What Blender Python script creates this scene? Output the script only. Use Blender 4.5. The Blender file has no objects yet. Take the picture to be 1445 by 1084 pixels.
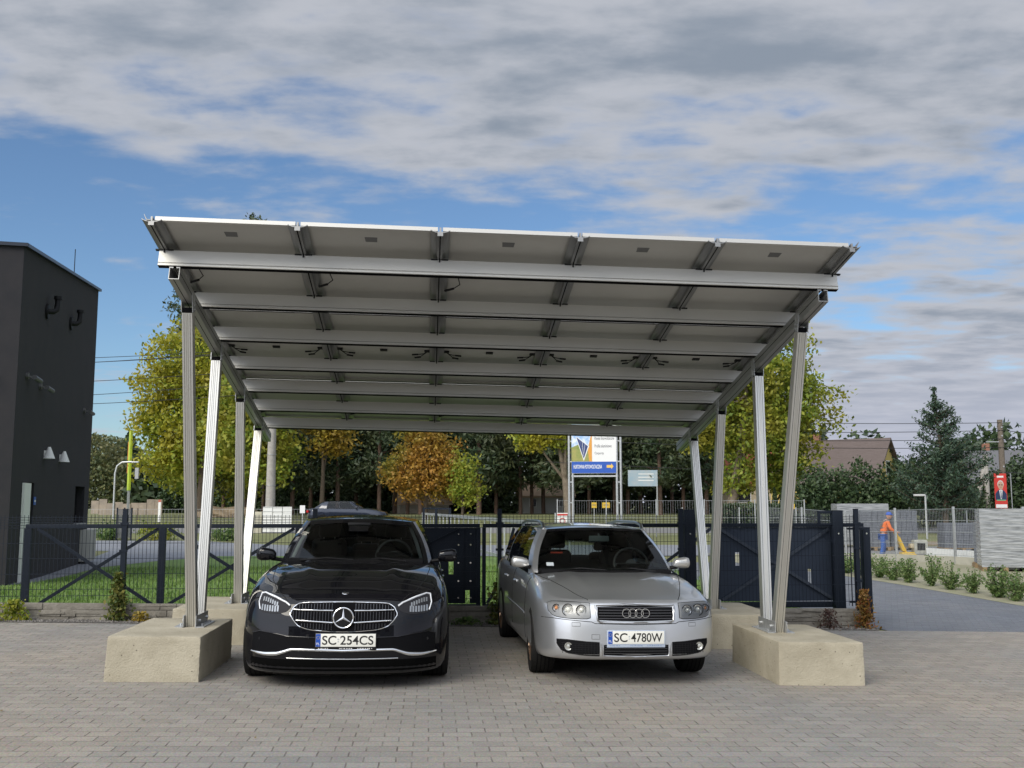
import bpy, bmesh, math, random
import numpy as np
from mathutils import Vector, Matrix, Euler
from mathutils.bvhtree import BVHTree
from mathutils.geometry import tessellate_polygon
R = math.radians
S = bpy.context.scene
COL = S.collection
random.seed(7); RNG = np.random.default_rng(11)

# ------------------------------------------------------------------ camera
cd = bpy.data.cameras.new('camera'); cam = bpy.data.objects.new('camera', cd); COL.objects.link(cam)
cam.location = (0, 0, 1.6043); cam.rotation_euler = (R(90) + 0.1178, 0, 0)
cd.sensor_width = 36; cd.lens = 36 * 1441.6 / 1445; cd.clip_start = .1; cd.clip_end = 6000
S.camera = cam
S.view_settings.view_transform = 'Standard'; S.view_settings.look = 'None'
S.view_settings.exposure = 0.68; S.view_settings.gamma = 1
# ------------------------------------------------------------------ sky and sun
SUN_EL, SUN_ROT = R(36), R(214)
w = bpy.data.worlds.new('World'); S.world = w; w.use_nodes = True
nt = w.node_tree; N = nt.nodes; L = nt.links; N.clear()
def nd(t, **k):
    n = N.new(t)
    for a, b in k.items(): setattr(n, a, b)
    return n
def mth(op, a, b=None, clamp=False):
    n = nd('ShaderNodeMath', operation=op); n.use_clamp = clamp
    for i, v in enumerate((a, b)):
        if v is None: continue
        if isinstance(v, (int, float)): n.inputs[i].default_value = v
        else: L.new(v, n.inputs[i])
    return n.outputs[0]
def mixc(f, a, b):
    n = nd('ShaderNodeMix', data_type='RGBA')
    for s, v in ((n.inputs[0], f), (n.inputs[6], a), (n.inputs[7], b)):
        if isinstance(v, tuple): s.default_value = (*v, 1)
        elif isinstance(v, (int, float)): s.default_value = v
        else: L.new(v, s)
    return n.outputs[2]
def smooth(v, lo, hi, a=0.0, b=1.0):
    n = nd('ShaderNodeMapRange', interpolation_type='SMOOTHSTEP')
    L.new(v, n.inputs[0])
    for i, q in enumerate((lo, hi, a, b)): n.inputs[i + 1].default_value = q
    return n.outputs[0]
sky = nd('ShaderNodeTexSky', sky_type='NISHITA'); sky.sun_disc = False
sky.sun_elevation = SUN_EL; sky.sun_rotation = SUN_ROT; sky.air_density = 1.0; sky.dust_density = .6; sky.ozone_density = 2.0
tc = nd('ShaderNodeTexCoord'); sp = nd('ShaderNodeSeparateXYZ'); L.new(tc.outputs['Generated'], sp.inputs[0])
zz = mth('MAXIMUM', sp.outputs[2], 0.0); zd = mth('ADD', zz, .10)
cx = nd('ShaderNodeCombineXYZ'); L.new(mth('DIVIDE', sp.outputs[0], zd), cx.inputs[0]); L.new(mth('DIVIDE', sp.outputs[1], zd), cx.inputs[1])
def noise(scale, detail, rough, vec, off=(0, 0, 0), sc=(1, 1, 1), dist=0.0):
    m = nd('ShaderNodeMapping'); L.new(vec, m.inputs[0]); m.inputs['Location'].default_value = off; m.inputs['Scale'].default_value = sc
    n = nd('ShaderNodeTexNoise'); n.inputs['Scale'].default_value = scale; n.inputs['Detail'].default_value = detail
    n.inputs['Roughness'].default_value = rough; n.inputs['Distortion'].default_value = dist; L.new(m.outputs[0], n.inputs['Vector'])
    return n.outputs[0]
big = noise(.6, 3, .5, cx.outputs[0], (3.4, 1.3, 0), (.8, 1.1, 1))
med = noise(2.5, 7, .55, cx.outputs[0], (4.2, 7.7, 0), (1, 1.15, 1), .15)
rip = noise(5.2, 5, .5, cx.outputs[0], (2.2, 5.1, 0), (.8, 1.5, 1), .1)
cov = mth('ADD', mth('ADD', mth('MULTIPLY', big, .34), mth('MULTIPLY', med, .62)), mth('MULTIPLY', rip, .30))
cov = mth('ADD', cov, smooth(sp.outputs[2], .24, .44, 0.0, .12))
cov = mth('ADD', cov, smooth(sp.outputs[2], .05, .22, .10, 0.0))
cov = mth('ADD', cov, mth('MULTIPLY', smooth(sp.outputs[0], .0, .45, 0.0, .08), smooth(sp.outputs[2], .10, .30, 1.0, 0.0)))
cov = mth('SUBTRACT', cov, mth('MULTIPLY', smooth(sp.outputs[0], -.5, .15, .22, 0.0), smooth(sp.outputs[2], .22, .40, 1.0, 0.0)))
mask = smooth(cov, .53, .72)
shade = noise(4.4, 6, .55, cx.outputs[0], (9.1, 2.2, 0), (.85, 1.4, 1), .1)
shade = mth('ADD', mth('MULTIPLY', shade, .8), mth('MULTIPLY', smooth(cov, .60, .90, .34, 0.0), 1.0))
cloud = mixc(smooth(shade, .30, .76), (1.65, 1.95, 2.4), (3.1, 3.25, 3.6))
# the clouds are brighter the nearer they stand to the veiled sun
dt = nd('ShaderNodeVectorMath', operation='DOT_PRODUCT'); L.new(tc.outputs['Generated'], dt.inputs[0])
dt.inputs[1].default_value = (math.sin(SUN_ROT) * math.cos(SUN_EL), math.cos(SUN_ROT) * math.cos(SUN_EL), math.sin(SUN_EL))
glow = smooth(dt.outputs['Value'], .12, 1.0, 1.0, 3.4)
low = mixc(smooth(sp.outputs[2], .0, .2), (3.3, 3.45, 4.1), cloud)
skc = nd('ShaderNodeMix', data_type='RGBA', blend_type='MULTIPLY'); skc.inputs[0].default_value = 1
L.new(sky.outputs[0], skc.inputs[6]); skc.inputs[7].default_value = (.56, .66, .75, 1)
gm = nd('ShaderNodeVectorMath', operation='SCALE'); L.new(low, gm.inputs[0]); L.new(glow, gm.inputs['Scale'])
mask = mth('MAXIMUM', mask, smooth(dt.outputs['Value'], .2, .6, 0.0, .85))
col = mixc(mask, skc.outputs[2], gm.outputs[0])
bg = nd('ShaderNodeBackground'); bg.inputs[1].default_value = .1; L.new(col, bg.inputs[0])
wo = nd('ShaderNodeOutputWorld'); L.new(bg.outputs[0], wo.inputs[0])
sl = bpy.data.lights.new('sun', 'SUN'); sl.energy = 1.5; sl.angle = R(32); sl.color = (1, .93, .8)
so = bpy.data.objects.new('sun', sl); COL.objects.link(so)
sd = Vector((math.sin(SUN_ROT) * math.cos(SUN_EL), math.cos(SUN_ROT) * math.cos(SUN_EL), math.sin(SUN_EL)))
so.rotation_euler = sd.to_track_quat('Z', 'Y').to_euler()

# ------------------------------------------------------------------ materials
MATS = {}
def mat(name, c=(.5, .5, .5), rough=.6, metal=0.0, c2=None, ns=4.0, bump=0.0, bs=30.0, coat=0.0, spec=None, amt=(.35, .65), sc=(1, 1, 1), rvar=0.0):
    if name in MATS: return MATS[name]
    m = bpy.data.materials.new(name); m.use_nodes = True; t = m.node_tree; b = t.nodes['Principled BSDF']
    b.inputs['Base Color'].default_value = (*c, 1); b.inputs['Roughness'].default_value = rough; b.inputs['Metallic'].default_value = metal
    if coat: b.inputs['Coat Weight'].default_value = coat; b.inputs['Coat Roughness'].default_value = .03
    if spec is not None: b.inputs['Specular IOR Level'].default_value = spec
    tco = t.nodes.new('ShaderNodeTexCoord'); mp = t.nodes.new('ShaderNodeMapping'); mp.inputs['Scale'].default_value = sc
    t.links.new(tco.outputs['Object'], mp.inputs[0])
    def nz(s, d=6):
        n = t.nodes.new('ShaderNodeTexNoise'); n.inputs['Scale'].default_value = s; n.inputs['Detail'].default_value = d; n.inputs['Roughness'].default_value = .65
        t.links.new(mp.outputs[0], n.inputs['Vector']); return n.outputs[0]
    if c2 is not None:
        r = t.nodes.new('ShaderNodeMapRange'); t.links.new(nz(ns), r.inputs[0]); r.inputs[1].default_value = amt[0]; r.inputs[2].default_value = amt[1]
        x = t.nodes.new('ShaderNodeMix'); x.data_type = 'RGBA'; t.links.new(r.outputs[0], x.inputs[0])
        x.inputs[6].default_value = (*c, 1); x.inputs[7].default_value = (*c2, 1); t.links.new(x.outputs[2], b.inputs['Base Color'])
    if rvar:
        r = t.nodes.new('ShaderNodeMapRange'); t.links.new(nz(ns * 2.3), r.inputs[0]); r.inputs[1].default_value = .3; r.inputs[2].default_value = .7
        r.inputs[3].default_value = rough - rvar; r.inputs[4].default_value = rough + rvar; t.links.new(r.outputs[0], b.inputs['Roughness'])
    if bump:
        bn = t.nodes.new('ShaderNodeBump'); bn.inputs['Strength'].default_value = bump; bn.inputs['Distance'].default_value = .02
        t.links.new(nz(bs, 8), bn.inputs['Height']); t.links.new(bn.outputs[0], b.inputs['Normal'])
    MATS[name] = m; return m
def foliage(name, cols, patch=None, pscale=.4, trans=.35):
    m = bpy.data.materials.new(name); m.use_nodes = True; t = m.node_tree; t.nodes.clear()
    g = t.nodes.new('ShaderNodeNewGeometry'); cr = t.nodes.new('ShaderNodeValToRGB'); t.links.new(g.outputs['Random Per Island'], cr.inputs[0])
    els = cr.color_ramp.elements
    while len(els) < len(cols): els.new(.5)
    for i, c in enumerate(cols): els[i].position = i / (len(cols) - 1); els[i].color = (*c, 1)
    out = cr.outputs[0]
    if patch:
        tcn = t.nodes.new('ShaderNodeTexCoord'); n = t.nodes.new('ShaderNodeTexNoise'); n.inputs['Scale'].default_value = pscale; n.inputs['Detail'].default_value = 3
        t.links.new(tcn.outputs['Object'], n.inputs[0])
        r = t.nodes.new('ShaderNodeMapRange'); t.links.new(n.outputs[0], r.inputs[0]); r.inputs[1].default_value = .45; r.inputs[2].default_value = .6
        x = t.nodes.new('ShaderNodeMix'); x.data_type = 'RGBA'; t.links.new(r.outputs[0], x.inputs[0]); t.links.new(out, x.inputs[6]); x.inputs[7].default_value = (*patch, 1)
        x2 = t.nodes.new('ShaderNodeMix'); x2.data_type = 'RGBA'; x2.inputs[0].default_value = .65; t.links.new(out, x2.inputs[6]); t.links.new(x.outputs[2], x2.inputs[7]); out = x2.outputs[2]
    d = t.nodes.new('ShaderNodeBsdfPrincipled'); d.inputs['Roughness'].default_value = .55; t.links.new(out, d.inputs['Base Color'])
    tr = t.nodes.new('ShaderNodeBsdfTranslucent'); t.links.new(out, tr.inputs[0])
    mx = t.nodes.new('ShaderNodeMixShader'); mx.inputs[0].default_value = trans; t.links.new(d.outputs[0], mx.inputs[1]); t.links.new(tr.outputs[0], mx.inputs[2])
    o = t.nodes.new('ShaderNodeOutputMaterial'); t.links.new(mx.outputs[0], o.inputs[0]); return m
def glass(name, tint=(.5, .55, .53), refl=.9, base=.06):
    m = bpy.data.materials.new(name); m.use_nodes = True; t = m.node_tree; t.nodes.clear()
    tr = t.nodes.new('ShaderNodeBsdfTransparent'); tr.inputs[0].default_value = (*tint, 1)
    gl = t.nodes.new('ShaderNodeBsdfGlossy'); gl.inputs['Roughness'].default_value = .02; gl.inputs[0].default_value = (refl, refl, refl, 1)
    f = t.nodes.new('ShaderNodeFresnel'); f.inputs[0].default_value = 1.5
    mx = t.nodes.new('ShaderNodeMixShader'); t.links.new(f.outputs[0], mx.inputs[0]); t.links.new(tr.outputs[0], mx.inputs[1]); t.links.new(gl.outputs[0], mx.inputs[2])
    o = t.nodes.new('ShaderNodeOutputMaterial'); t.links.new(mx.outputs[0], o.inputs[0]); return m
def paver(name, base, var, bw, bh, mortar, rot=0.0, msize=.006, bump=.5, stain=None):
    m = bpy.data.materials.new(name); m.use_nodes = True; t = m.node_tree; b = t.nodes['Principled BSDF']; b.inputs['Roughness'].default_value = .82
    b.inputs['Specular IOR Level'].default_value = .3
    tco = t.nodes.new('ShaderNodeTexCoord'); mp = t.nodes.new('ShaderNodeMapping'); mp.inputs['Rotation'].default_value = (0, 0, rot); t.links.new(tco.outputs['Object'], mp.inputs[0])
    nj = t.nodes.new('ShaderNodeTexNoise'); nj.inputs['Scale'].default_value = 9; t.links.new(mp.outputs[0], nj.inputs[0])
    va = t.nodes.new('ShaderNodeVectorMath'); va.operation = 'MULTIPLY_ADD'; t.links.new(nj.outputs['Color'], va.inputs[0]); va.inputs[1].default_value = (.012, .012, 0); t.links.new(mp.outputs[0], va.inputs[2])
    br = t.nodes.new('ShaderNodeTexBrick'); t.links.new(va.outputs[0], br.inputs['Vector']); br.inputs['Scale'].default_value = 1
    br.inputs['Brick Width'].default_value = bw; br.inputs['Row Height'].default_value = bh; br.inputs['Mortar Size'].default_value = msize; br.inputs['Mortar Smooth'].default_value = .4
    br.inputs['Color1'].default_value = (0, 0, 0, 1); br.inputs['Color2'].default_value = (1, 1, 1, 1); br.inputs['Mortar'].default_value = (.5, .5, .5, 1); br.inputs['Bias'].default_value = 0
    c = t.nodes.new('ShaderNodeMix'); c.data_type = 'RGBA'; t.links.new(br.outputs['Color'], c.inputs[0]); c.inputs[6].default_value = (*base, 1); c.inputs[7].default_value = (*var, 1)
    n1 = t.nodes.new('ShaderNodeTexNoise'); n1.inputs['Scale'].default_value = .35; n1.inputs['Detail'].default_value = 5; t.links.new(tco.outputs['Object'], n1.inputs[0])
    mr = t.nodes.new('ShaderNodeMapRange'); t.links.new(n1.outputs[0], mr.inputs[0]); mr.inputs[1].default_value = .35; mr.inputs[2].default_value = .65
    s = t.nodes.new('ShaderNodeMix'); s.data_type = 'RGBA'; s.blend_type = 'MULTIPLY'; s.inputs[0].default_value = 1
    sc = t.nodes.new('ShaderNodeMix'); sc.data_type = 'RGBA'; t.links.new(mr.outputs[0], sc.inputs[0]); sc.inputs[6].default_value = (.86, .9, .96, 1); sc.inputs[7].default_value = (*(stain or (1.08, 1.0, .9)), 1)
    t.links.new(c.outputs[2], s.inputs[6]); t.links.new(sc.outputs[2], s.inputs[7])
    n2 = t.nodes.new('ShaderNodeTexNoise'); n2.inputs['Scale'].default_value = 60; n2.inputs['Detail'].default_value = 6; t.links.new(tco.outputs['Object'], n2.inputs[0])
    s2 = t.nodes.new('ShaderNodeMix'); s2.data_type = 'RGBA'; s2.blend_type = 'OVERLAY'; s2.inputs[0].default_value = .55; t.links.new(s.outputs[2], s2.inputs[6]); t.links.new(n2.outputs['Color'], s2.inputs[7])
    hs = t.nodes.new('ShaderNodeHueSaturation'); hs.inputs[1].default_value = .75; t.links.new(s2.outputs[2], hs.inputs['Color'])
    # joints: sanded, open only in places
    n3 = t.nodes.new('ShaderNodeTexNoise'); n3.inputs['Scale'].default_value = 5; n3.inputs['Detail'].default_value = 3; t.links.new(tco.outputs['Object'], n3.inputs[0])
    jr = t.nodes.new('ShaderNodeMapRange'); t.links.new(n3.outputs[0], jr.inputs[0]); jr.inputs[1].default_value = .35; jr.inputs[2].default_value = .7; jr.inputs[3].default_value = .18; jr.inputs[4].default_value = 1
    jm = t.nodes.new('ShaderNodeMath'); jm.operation = 'MULTIPLY'; t.links.new(jr.outputs[0], jm.inputs[0]); t.links.new(br.outputs['Fac'], jm.inputs[1])
    f = t.nodes.new('ShaderNodeMix'); f.data_type = 'RGBA'; t.links.new(jm.outputs[0], f.inputs[0]); t.links.new(hs.outputs[0], f.inputs[6]); f.inputs[7].default_value = (*mortar, 1)
    t.links.new(f.outputs[2], b.inputs['Base Color'])
    h = t.nodes.new('ShaderNodeMath'); h.operation = 'MULTIPLY_ADD'; t.links.new(jm.outputs[0], h.inputs[0]); h.inputs[1].default_value = -1; t.links.new(n2.outputs[0], h.inputs[2])
    bn = t.nodes.new('ShaderNodeBump'); bn.inputs['Strength'].default_value = bump; bn.inputs['Distance'].default_value = .006; t.links.new(h.outputs[0], bn.inputs['Height']); t.links.new(bn.outputs[0], b.inputs['Normal'])
    MATS[name] = m; return m

ALU = mat('aluminium', (.66, .65, .61), .34, .8)
ALUP = mat('aluminium_purlin', (.62, .61, .57), .45, .45)
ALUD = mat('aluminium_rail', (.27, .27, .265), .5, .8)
ALUL = mat('aluminium_frame', (.52, .51, .48), .5, .5)
STEEL = mat('galvanised', (.42, .43, .43), .45, .7, (.55, .56, .56), 20)
DARK = mat('dark_void', (.006, .006, .007), .9, spec=.05)
BACK = mat('backsheet', (.46, .45, .42), .5, 0, (.41, .40, .375), 1.2)
CELL = mat('solar_cell', (.01, .014, .03), .12, 0, coat=1)
RUB = mat('black_plastic', (.010, .010, .011), .55, spec=.25)
CONC = mat('concrete', (.47, .425, .325), .9, 0, (.375, .335, .25), 2.2, .5, 60, spec=.25, amt=(.38, .62))
def pits(m):
    t = m.node_tree; b = t.nodes['Principled BSDF']; src = b.inputs['Base Color'].links[0].from_socket
    tc_ = t.nodes.new('ShaderNodeTexCoord'); last = src
    for sc_, th, dk in ((13, .11, .45), (34, .10, .6)):
        v = t.nodes.new('ShaderNodeTexVoronoi'); v.inputs['Scale'].default_value = sc_; t.links.new(tc_.outputs['Object'], v.inputs['Vector'])
        r = t.nodes.new('ShaderNodeMapRange'); t.links.new(v.outputs['Distance'], r.inputs[0]); r.inputs[1].default_value = th * .6; r.inputs[2].default_value = th; r.inputs[3].default_value = dk; r.inputs[4].default_value = 1
        x = t.nodes.new('ShaderNodeMix'); x.data_type = 'RGBA'; x.blend_type = 'MULTIPLY'; x.inputs[0].default_value = 1; t.links.new(last, x.inputs[6]); t.links.new(r.outputs[0], x.inputs[7]); last = x.outputs[2]
    t.links.new(last, b.inputs['Base Color'])
pits(CONC)
PAINTB = mat('black_paint', (.004, .004, .006), .5, .0, coat=1.0, spec=.03); PAINTB.node_tree.nodes['Principled BSDF'].inputs['Coat IOR'].default_value = 1.46
PAINTS = mat('silver_paint', (.64, .65, .66), .30, .8, coat=.9)
CHROME = mat('chrome', (.86, .86, .86), .09, 1.0)
SATIN = mat('satin_chrome', (.62, .62, .62), .28, 1.0)
TYRE = mat('tyre', (.009, .009, .009), .85, 0, (.016, .015, .014), 12, spec=.15)
CABIN = mat('cabin_trim', (.010, .010, .011), .8, spec=.1)
BLKGL = mat('black_gloss', (.008, .008, .009), .15)
ANTH = mat('anthracite_powder_coat', (.012, .017, .026), .55, 0, (.017, .022, .032), 2, spec=.14)
PLINTH = mat('grey_plinth', (.26, .24, .205), .95, 0, (.17, .155, .13), 5, .6, 28, spec=.2)
WHITEP = mat('white_plate', (.78, .77, .70), .45)
INK = mat('black_ink', (.015, .015, .015), .5)
BLUEP = mat('blue_band', (.01, .07, .38), .45)
WHITE = mat('white_paint', (.78, .78, .76), .5)
WIRE = mat('wire', (.02, .02, .022), .6)
BARK = mat('bark', (.10, .075, .05), .9, 0, (.055, .042, .03), 6, .6, 14)
BARKP = mat('pine_bark', (.16, .10, .07), .9, 0, (.09, .06, .045), 5, .5, 10)
BARKL = mat('pale_bark', (.22, .18, .13), .9, 0, (.13, .10, .07), 4, .6, 12)
WGLASS = glass('windscreen_glass', (.62, .68, .66))
SGLASS = glass('tinted_glass', (.16, .17, .17))
LENS = glass('lamp_lens', (.95, .96, .97), refl=.45)

# ------------------------------------------------------------------ helpers
def link(name, me, parent=None):
    o = bpy.data.objects.new(name, me); COL.objects.link(o)
    if parent is not None: o.parent = parent
    return o
def tag(o, label, cat, group=None, kind=None):
    o['label'] = label; o['category'] = cat
    if group: o['group'] = group
    if kind: o['kind'] = kind
    return o
def thing(name, label, cat, loc=(0, 0, 0), rot=0.0, group=None, kind=None):
    o = link(name, None); o.location = loc
    o.rotation_euler = (0, 0, rot) if not isinstance(rot, tuple) else rot
    o.empty_display_size = .2
    return tag(o, label, cat, group, kind)
def copy_tree(o, parent=None):
    c = o.copy(); COL.objects.link(c)
    if parent is not None: c.parent = parent
    for ch in list(o.children): copy_tree(ch, c)
    return c
class MB:
    def __init__(s): s.v = []; s.f = []; s.m = []; s.pc = []
    def add(s, vs, fs, mi=0):
        b = len(s.v); s.pc.append((b, len(s.f))); s.v += [tuple(v) for v in vs]; s.f += [tuple(b + i for i in f) for f in fs]; s.m += [mi] * len(fs); return s
    def box(s, c, d, M=None, mi=0):
        x, y, z = d[0] / 2, d[1] / 2, d[2] / 2
        vs = [Vector((a * x, b * y, e * z)) for a in (-1, 1) for b in (-1, 1) for e in (-1, 1)]
        vs = [(M @ v if M else v) + Vector(c) for v in vs]
        return s.add(vs, [(0, 1, 3, 2), (4, 6, 7, 5), (0, 4, 5, 1), (2, 3, 7, 6), (0, 2, 6, 4), (1, 5, 7, 3)], mi)
    def bar(s, a, b, w, h=None, up=(0, 0, 1), mi=0):
        a = Vector(a); b = Vector(b); h = h or w; d = (b - a); l = d.length; d.normalize(); u = Vector(up)
        if abs(d.dot(u)) > .99: u = Vector((0, 1, 0))
        x = d.cross(u).normalized(); z = x.cross(d).normalized()
        return s.box((a + b) / 2, (w, l, h), Matrix((x, d, z)).transposed(), mi)
    def tube(s, pts, r, n=8, mi=0, cap=True):
        pts = [Vector(p) for p in pts]; rs = r if isinstance(r, (list, tuple)) else [r] * len(pts); vs = []; fs = []; px = None
        for i, p in enumerate(pts):
            d = (pts[min(i + 1, len(pts) - 1)] - pts[max(i - 1, 0)]).normalized()
            if px is None:
                px = d.cross(Vector((0, 0, 1)))
                if px.length < .1: px = d.cross(Vector((0, 1, 0)))
            px = (px - d * px.dot(d)).normalized(); py = d.cross(px)
            for k in range(n):
                a = 2 * math.pi * k / n; vs.append(p + (px * math.cos(a) + py * math.sin(a)) * rs[i])
        for i in range(len(pts) - 1):
            for k in range(n):
                k2 = (k + 1) % n; fs.append((i * n + k, i * n + k2, (i + 1) * n + k2, (i + 1) * n + k))
        if cap: fs.append(tuple(range(n))[::-1]); fs.append(tuple((len(pts) - 1) * n + k for k in range(n)))
        return s.add(vs, fs, mi)
    def cyl(s, a, b, r, n=12, mi=0, r2=None): return s.tube([a, b], [r, r2 if r2 is not None else r], n, mi)
    def ring(s, c, r, t, nrm='y', n=28, k=6, mi=0, sy=1.0):
        vs = []; fs = []
        for i in range(n):
            a = 2 * math.pi * i / n
            for j in range(k):
                b = 2 * math.pi * j / k; q = r + t * math.cos(b); e = t * math.sin(b)
                p = (q * math.cos(a), e, q * math.sin(a) * sy) if nrm == 'y' else ((e, q * math.cos(a), q * math.sin(a)) if nrm == 'x' else (q * math.cos(a), q * math.sin(a) * sy, e))
                vs.append(Vector(c) + Vector(p))
                fs.append((i * k + j, ((i + 1) % n) * k + j, ((i + 1) % n) * k + (j + 1) % k, i * k + (j + 1) % k))
        return s.add(vs, fs, mi)
    def prism(s, poly, o, ax, ay, d, mi=0):
        o = Vector(o); ax = Vector(ax); ay = Vector(ay); d = Vector(d); n = len(poly)
        vs = [o + ax * p[0] + ay * p[1] for p in poly]; vs += [v + d for v in vs]
        fs = [(i, (i + 1) % n, n + (i + 1) % n, n + i) for i in range(n)]
        tr = tessellate_polygon([[Vector((p[0], p[1], 0)) for p in poly]])
        fs += [tuple(t) for t in tr] + [tuple(n + i for i in t)[::-1] for t in tr]
        return s.add(vs, fs, mi)
    def lathe(s, prof, c, axis='x', n=32, mi=0):
        vs = []; fs = []; k = len(prof)
        for i in range(n):
            a = 2 * math.pi * i / n
            for r, h in prof:
                p = (h, r * math.cos(a), r * math.sin(a)) if axis == 'x' else ((r * math.cos(a), h, r * math.sin(a)) if axis == 'y' else (r * math.cos(a), r * math.sin(a), h))
                vs.append(Vector(c) + Vector(p))
        for i in range(n):
            for j in range(k - 1): fs.append((i * k + j, i * k + j + 1, ((i + 1) % n) * k + j + 1, ((i + 1) % n) * k + j))
        return s.add(vs, fs, mi)
    def each(s, name, mats, parent=None, smooth=None, bevel=0.0):
        out = []; pc = s.pc + [(len(s.v), len(s.f))]
        for (a, fa), (b, fb) in zip(pc[:-1], pc[1:]):
            m = MB(); m.v = s.v[a:b]; m.f = [tuple(i - a for i in f) for f in s.f[fa:fb]]; m.m = s.m[fa:fb]; out.append(m.build(name, mats, parent, smooth, bevel))
        return out
    def build(s, name, mats, parent=None, smooth=None, bevel=0.0, label=None):
        me = bpy.data.meshes.new(name); me.from_pydata(s.v, [], s.f)
        for m in (mats if isinstance(mats, (list, tuple)) else [mats]): me.materials.append(m)
        me.polygons.foreach_set('material_index', s.m)
        bm = bmesh.new(); bm.from_mesh(me)
        bmesh.ops.recalc_face_normals(bm, faces=bm.faces)
        if bevel:
            es = [e for e in bm.edges if len(e.link_faces) == 2 and e.calc_face_angle(0) > .6]
            bmesh.ops.bevel(bm, geom=es, offset=bevel, segments=2, profile=.6, affect='EDGES')
        bm.to_mesh(me); bm.free()
        if smooth is not None or bevel:
            me.polygons.foreach_set('use_smooth', [True] * len(me.polygons)); me.set_sharp_from_angle(angle=R(smooth or 35))
        me.update(); o = link(name, me, parent)
        if label: o['label'] = label
        return o
def rotm(ax, a): return Matrix.Rotation(a, 3, ax)
def text(name, s, m, parent, pos, rot, width=None, height=None, extr=.001, font_w=1.0, bold=0.0):
    cu = bpy.data.curves.new(name, 'FONT'); cu.body = s; cu.size = 1; cu.extrude = 0; cu.offset = bold
    o = bpy.data.objects.new(name, cu); COL.objects.link(o); bpy.context.view_layer.update()
    me = bpy.data.meshes.new_from_object(o.evaluated_get(bpy.context.evaluated_depsgraph_get())); bpy.data.objects.remove(o)
    co = np.empty(len(me.vertices) * 3, 'f'); me.vertices.foreach_get('co', co); co = co.reshape(-1, 3)
    mn, mx = co.min(0), co.max(0); co -= (mn + mx) / 2; sz = mx - mn
    sx = (width / sz[0]) if width else height / sz[1]; sy = (height / sz[1]) if height else sx
    co[:, 0] *= sx; co[:, 1] *= sy
    M = np.array(rot.to_3x3() if hasattr(rot, 'to_3x3') else rot); co = co @ M.T + np.array(pos)
    me.vertices.foreach_set('co', co.ravel().astype('f')); me.materials.clear(); me.materials.append(m); me.update(); me.name = name
    return link(name, me, parent)
FRONT = Matrix(((1, 0, 0), (0, 0, -1), (0, 1, 0)))      # text readable from -y

# frame of the carport (origin under the front edge of its roof)
X0, Y0, YAW, ROLL = -.0838, 8.5368, .0781, -.0184
CY, SY = math.cos(YAW), math.sin(YAW)
def F(u, v, z=0.0): return Vector((X0 + u * CY - v * SY, Y0 + u * SY + v * CY, z))
def sstep(a, b, x):
    t = min(1, max(0, (x - a) / (b - a))); return t * t * (3 - 2 * t)
def gz(x, y):
    u = (x - X0) * CY + (y - Y0) * SY
    z = -.0184 * max(-14, min(14, u)) * (1 - sstep(15, 24, y))
    z += .8 * sstep(44, 80, y)
    z -= .2 * math.exp(-((x - 11.9) / 2.2) ** 2 - ((y - 33) / 2.2) ** 2)
    return z

# ------------------------------------------------------------------ ground sheets
def sheet(name, poly, off, m, step=2.0, lo=0, hi=82, xlim=22):
    step = 1.0
    bm = bmesh.new(); bm.faces.new([bm.verts.new((x, y, 0)) for x, y in poly])
    xs = [p[0] for p in poly]; ys = [p[1] for p in poly]
    for ax, mn, mx in ((0, max(min(xs), -xlim), min(max(xs), xlim)), (1, max(min(ys), lo), min(max(ys), hi))):
        k = math.ceil(mn / step) * step
        while k < mx:
            co = (k, 0, 0) if ax == 0 else (0, k, 0); no = (1, 0, 0) if ax == 0 else (0, 1, 0)
            bmesh.ops.bisect_plane(bm, geom=bm.verts[:] + bm.edges[:] + bm.faces[:], plane_co=co, plane_no=no, dist=1e-5); k += step
    for v in bm.verts: v.co.z = gz(v.co.x, v.co.y) + off
    bmesh.ops.recalc_face_normals(bm, faces=bm.faces)
    me = bpy.data.meshes.new(name); bm.to_mesh(me); bm.free(); me.materials.append(m)
    me.polygons.foreach_set('use_smooth', [True] * len(me.polygons))
    o = link(name, me); o['kind'] = 'structure'; return o
GRASSFAR = mat('dry_grass_ground', (.13, .15, .05), .95, 0, (.19, .185, .08), .5, .5, 8, amt=(.3, .7))
LAWN = mat('lawn_turf', (.11, .20, .04), .9, 0, (.17, .25, .06), .9, .6, 35)
PAVE = paver('paving', (.262, .239, .204), (.318, .289, .246), .20, .14, (.115, .10, .084), -YAW, .006, .7)
DRIVE = paver('driveway_paving', (.135, .145, .165), (.175, .185, .205), .20, .10, (.06, .062, .07), .35, .004, .4, (1.02, 1.0, .98))
PATHM = paver('path_paving', (.20, .21, .235), (.26, .27, .295), .20, .10, (.09, .09, .1), .1, .004, .3, (1.0, 1.0, 1.0))
ROADM = mat('asphalt', (.17, .17, .17), .9, 0, (.22, .21, .2), 1.5, .3, 40)
DIRT = mat('bare_soil', (.20, .15, .095), .95, 0, (.27, .21, .14), 1.2, .5, 12)
GRAV = mat('gravel', (.16, .145, .13), .95, 0, (.07, .065, .06), 30, 1.0, 60)
sheet('ground', [(-2500, -60), (2500, -60), (2500, 4000), (-2500, 4000)], 0, GRASSFAR)
fy = lambda u, v: tuple(F(u, v))[:2]
sheet('paved_yard', [(-30, -8), (30, -8), fy(24, 5.2), fy(-24, 5.2)], .012, PAVE, 1.5)
sheet('gravel_strip', [fy(-24, 5.2), fy(5.5, 5.2), fy(5.6, 5.55), fy(-24, 5.55)], .016, GRAV, 1.5)
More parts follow.
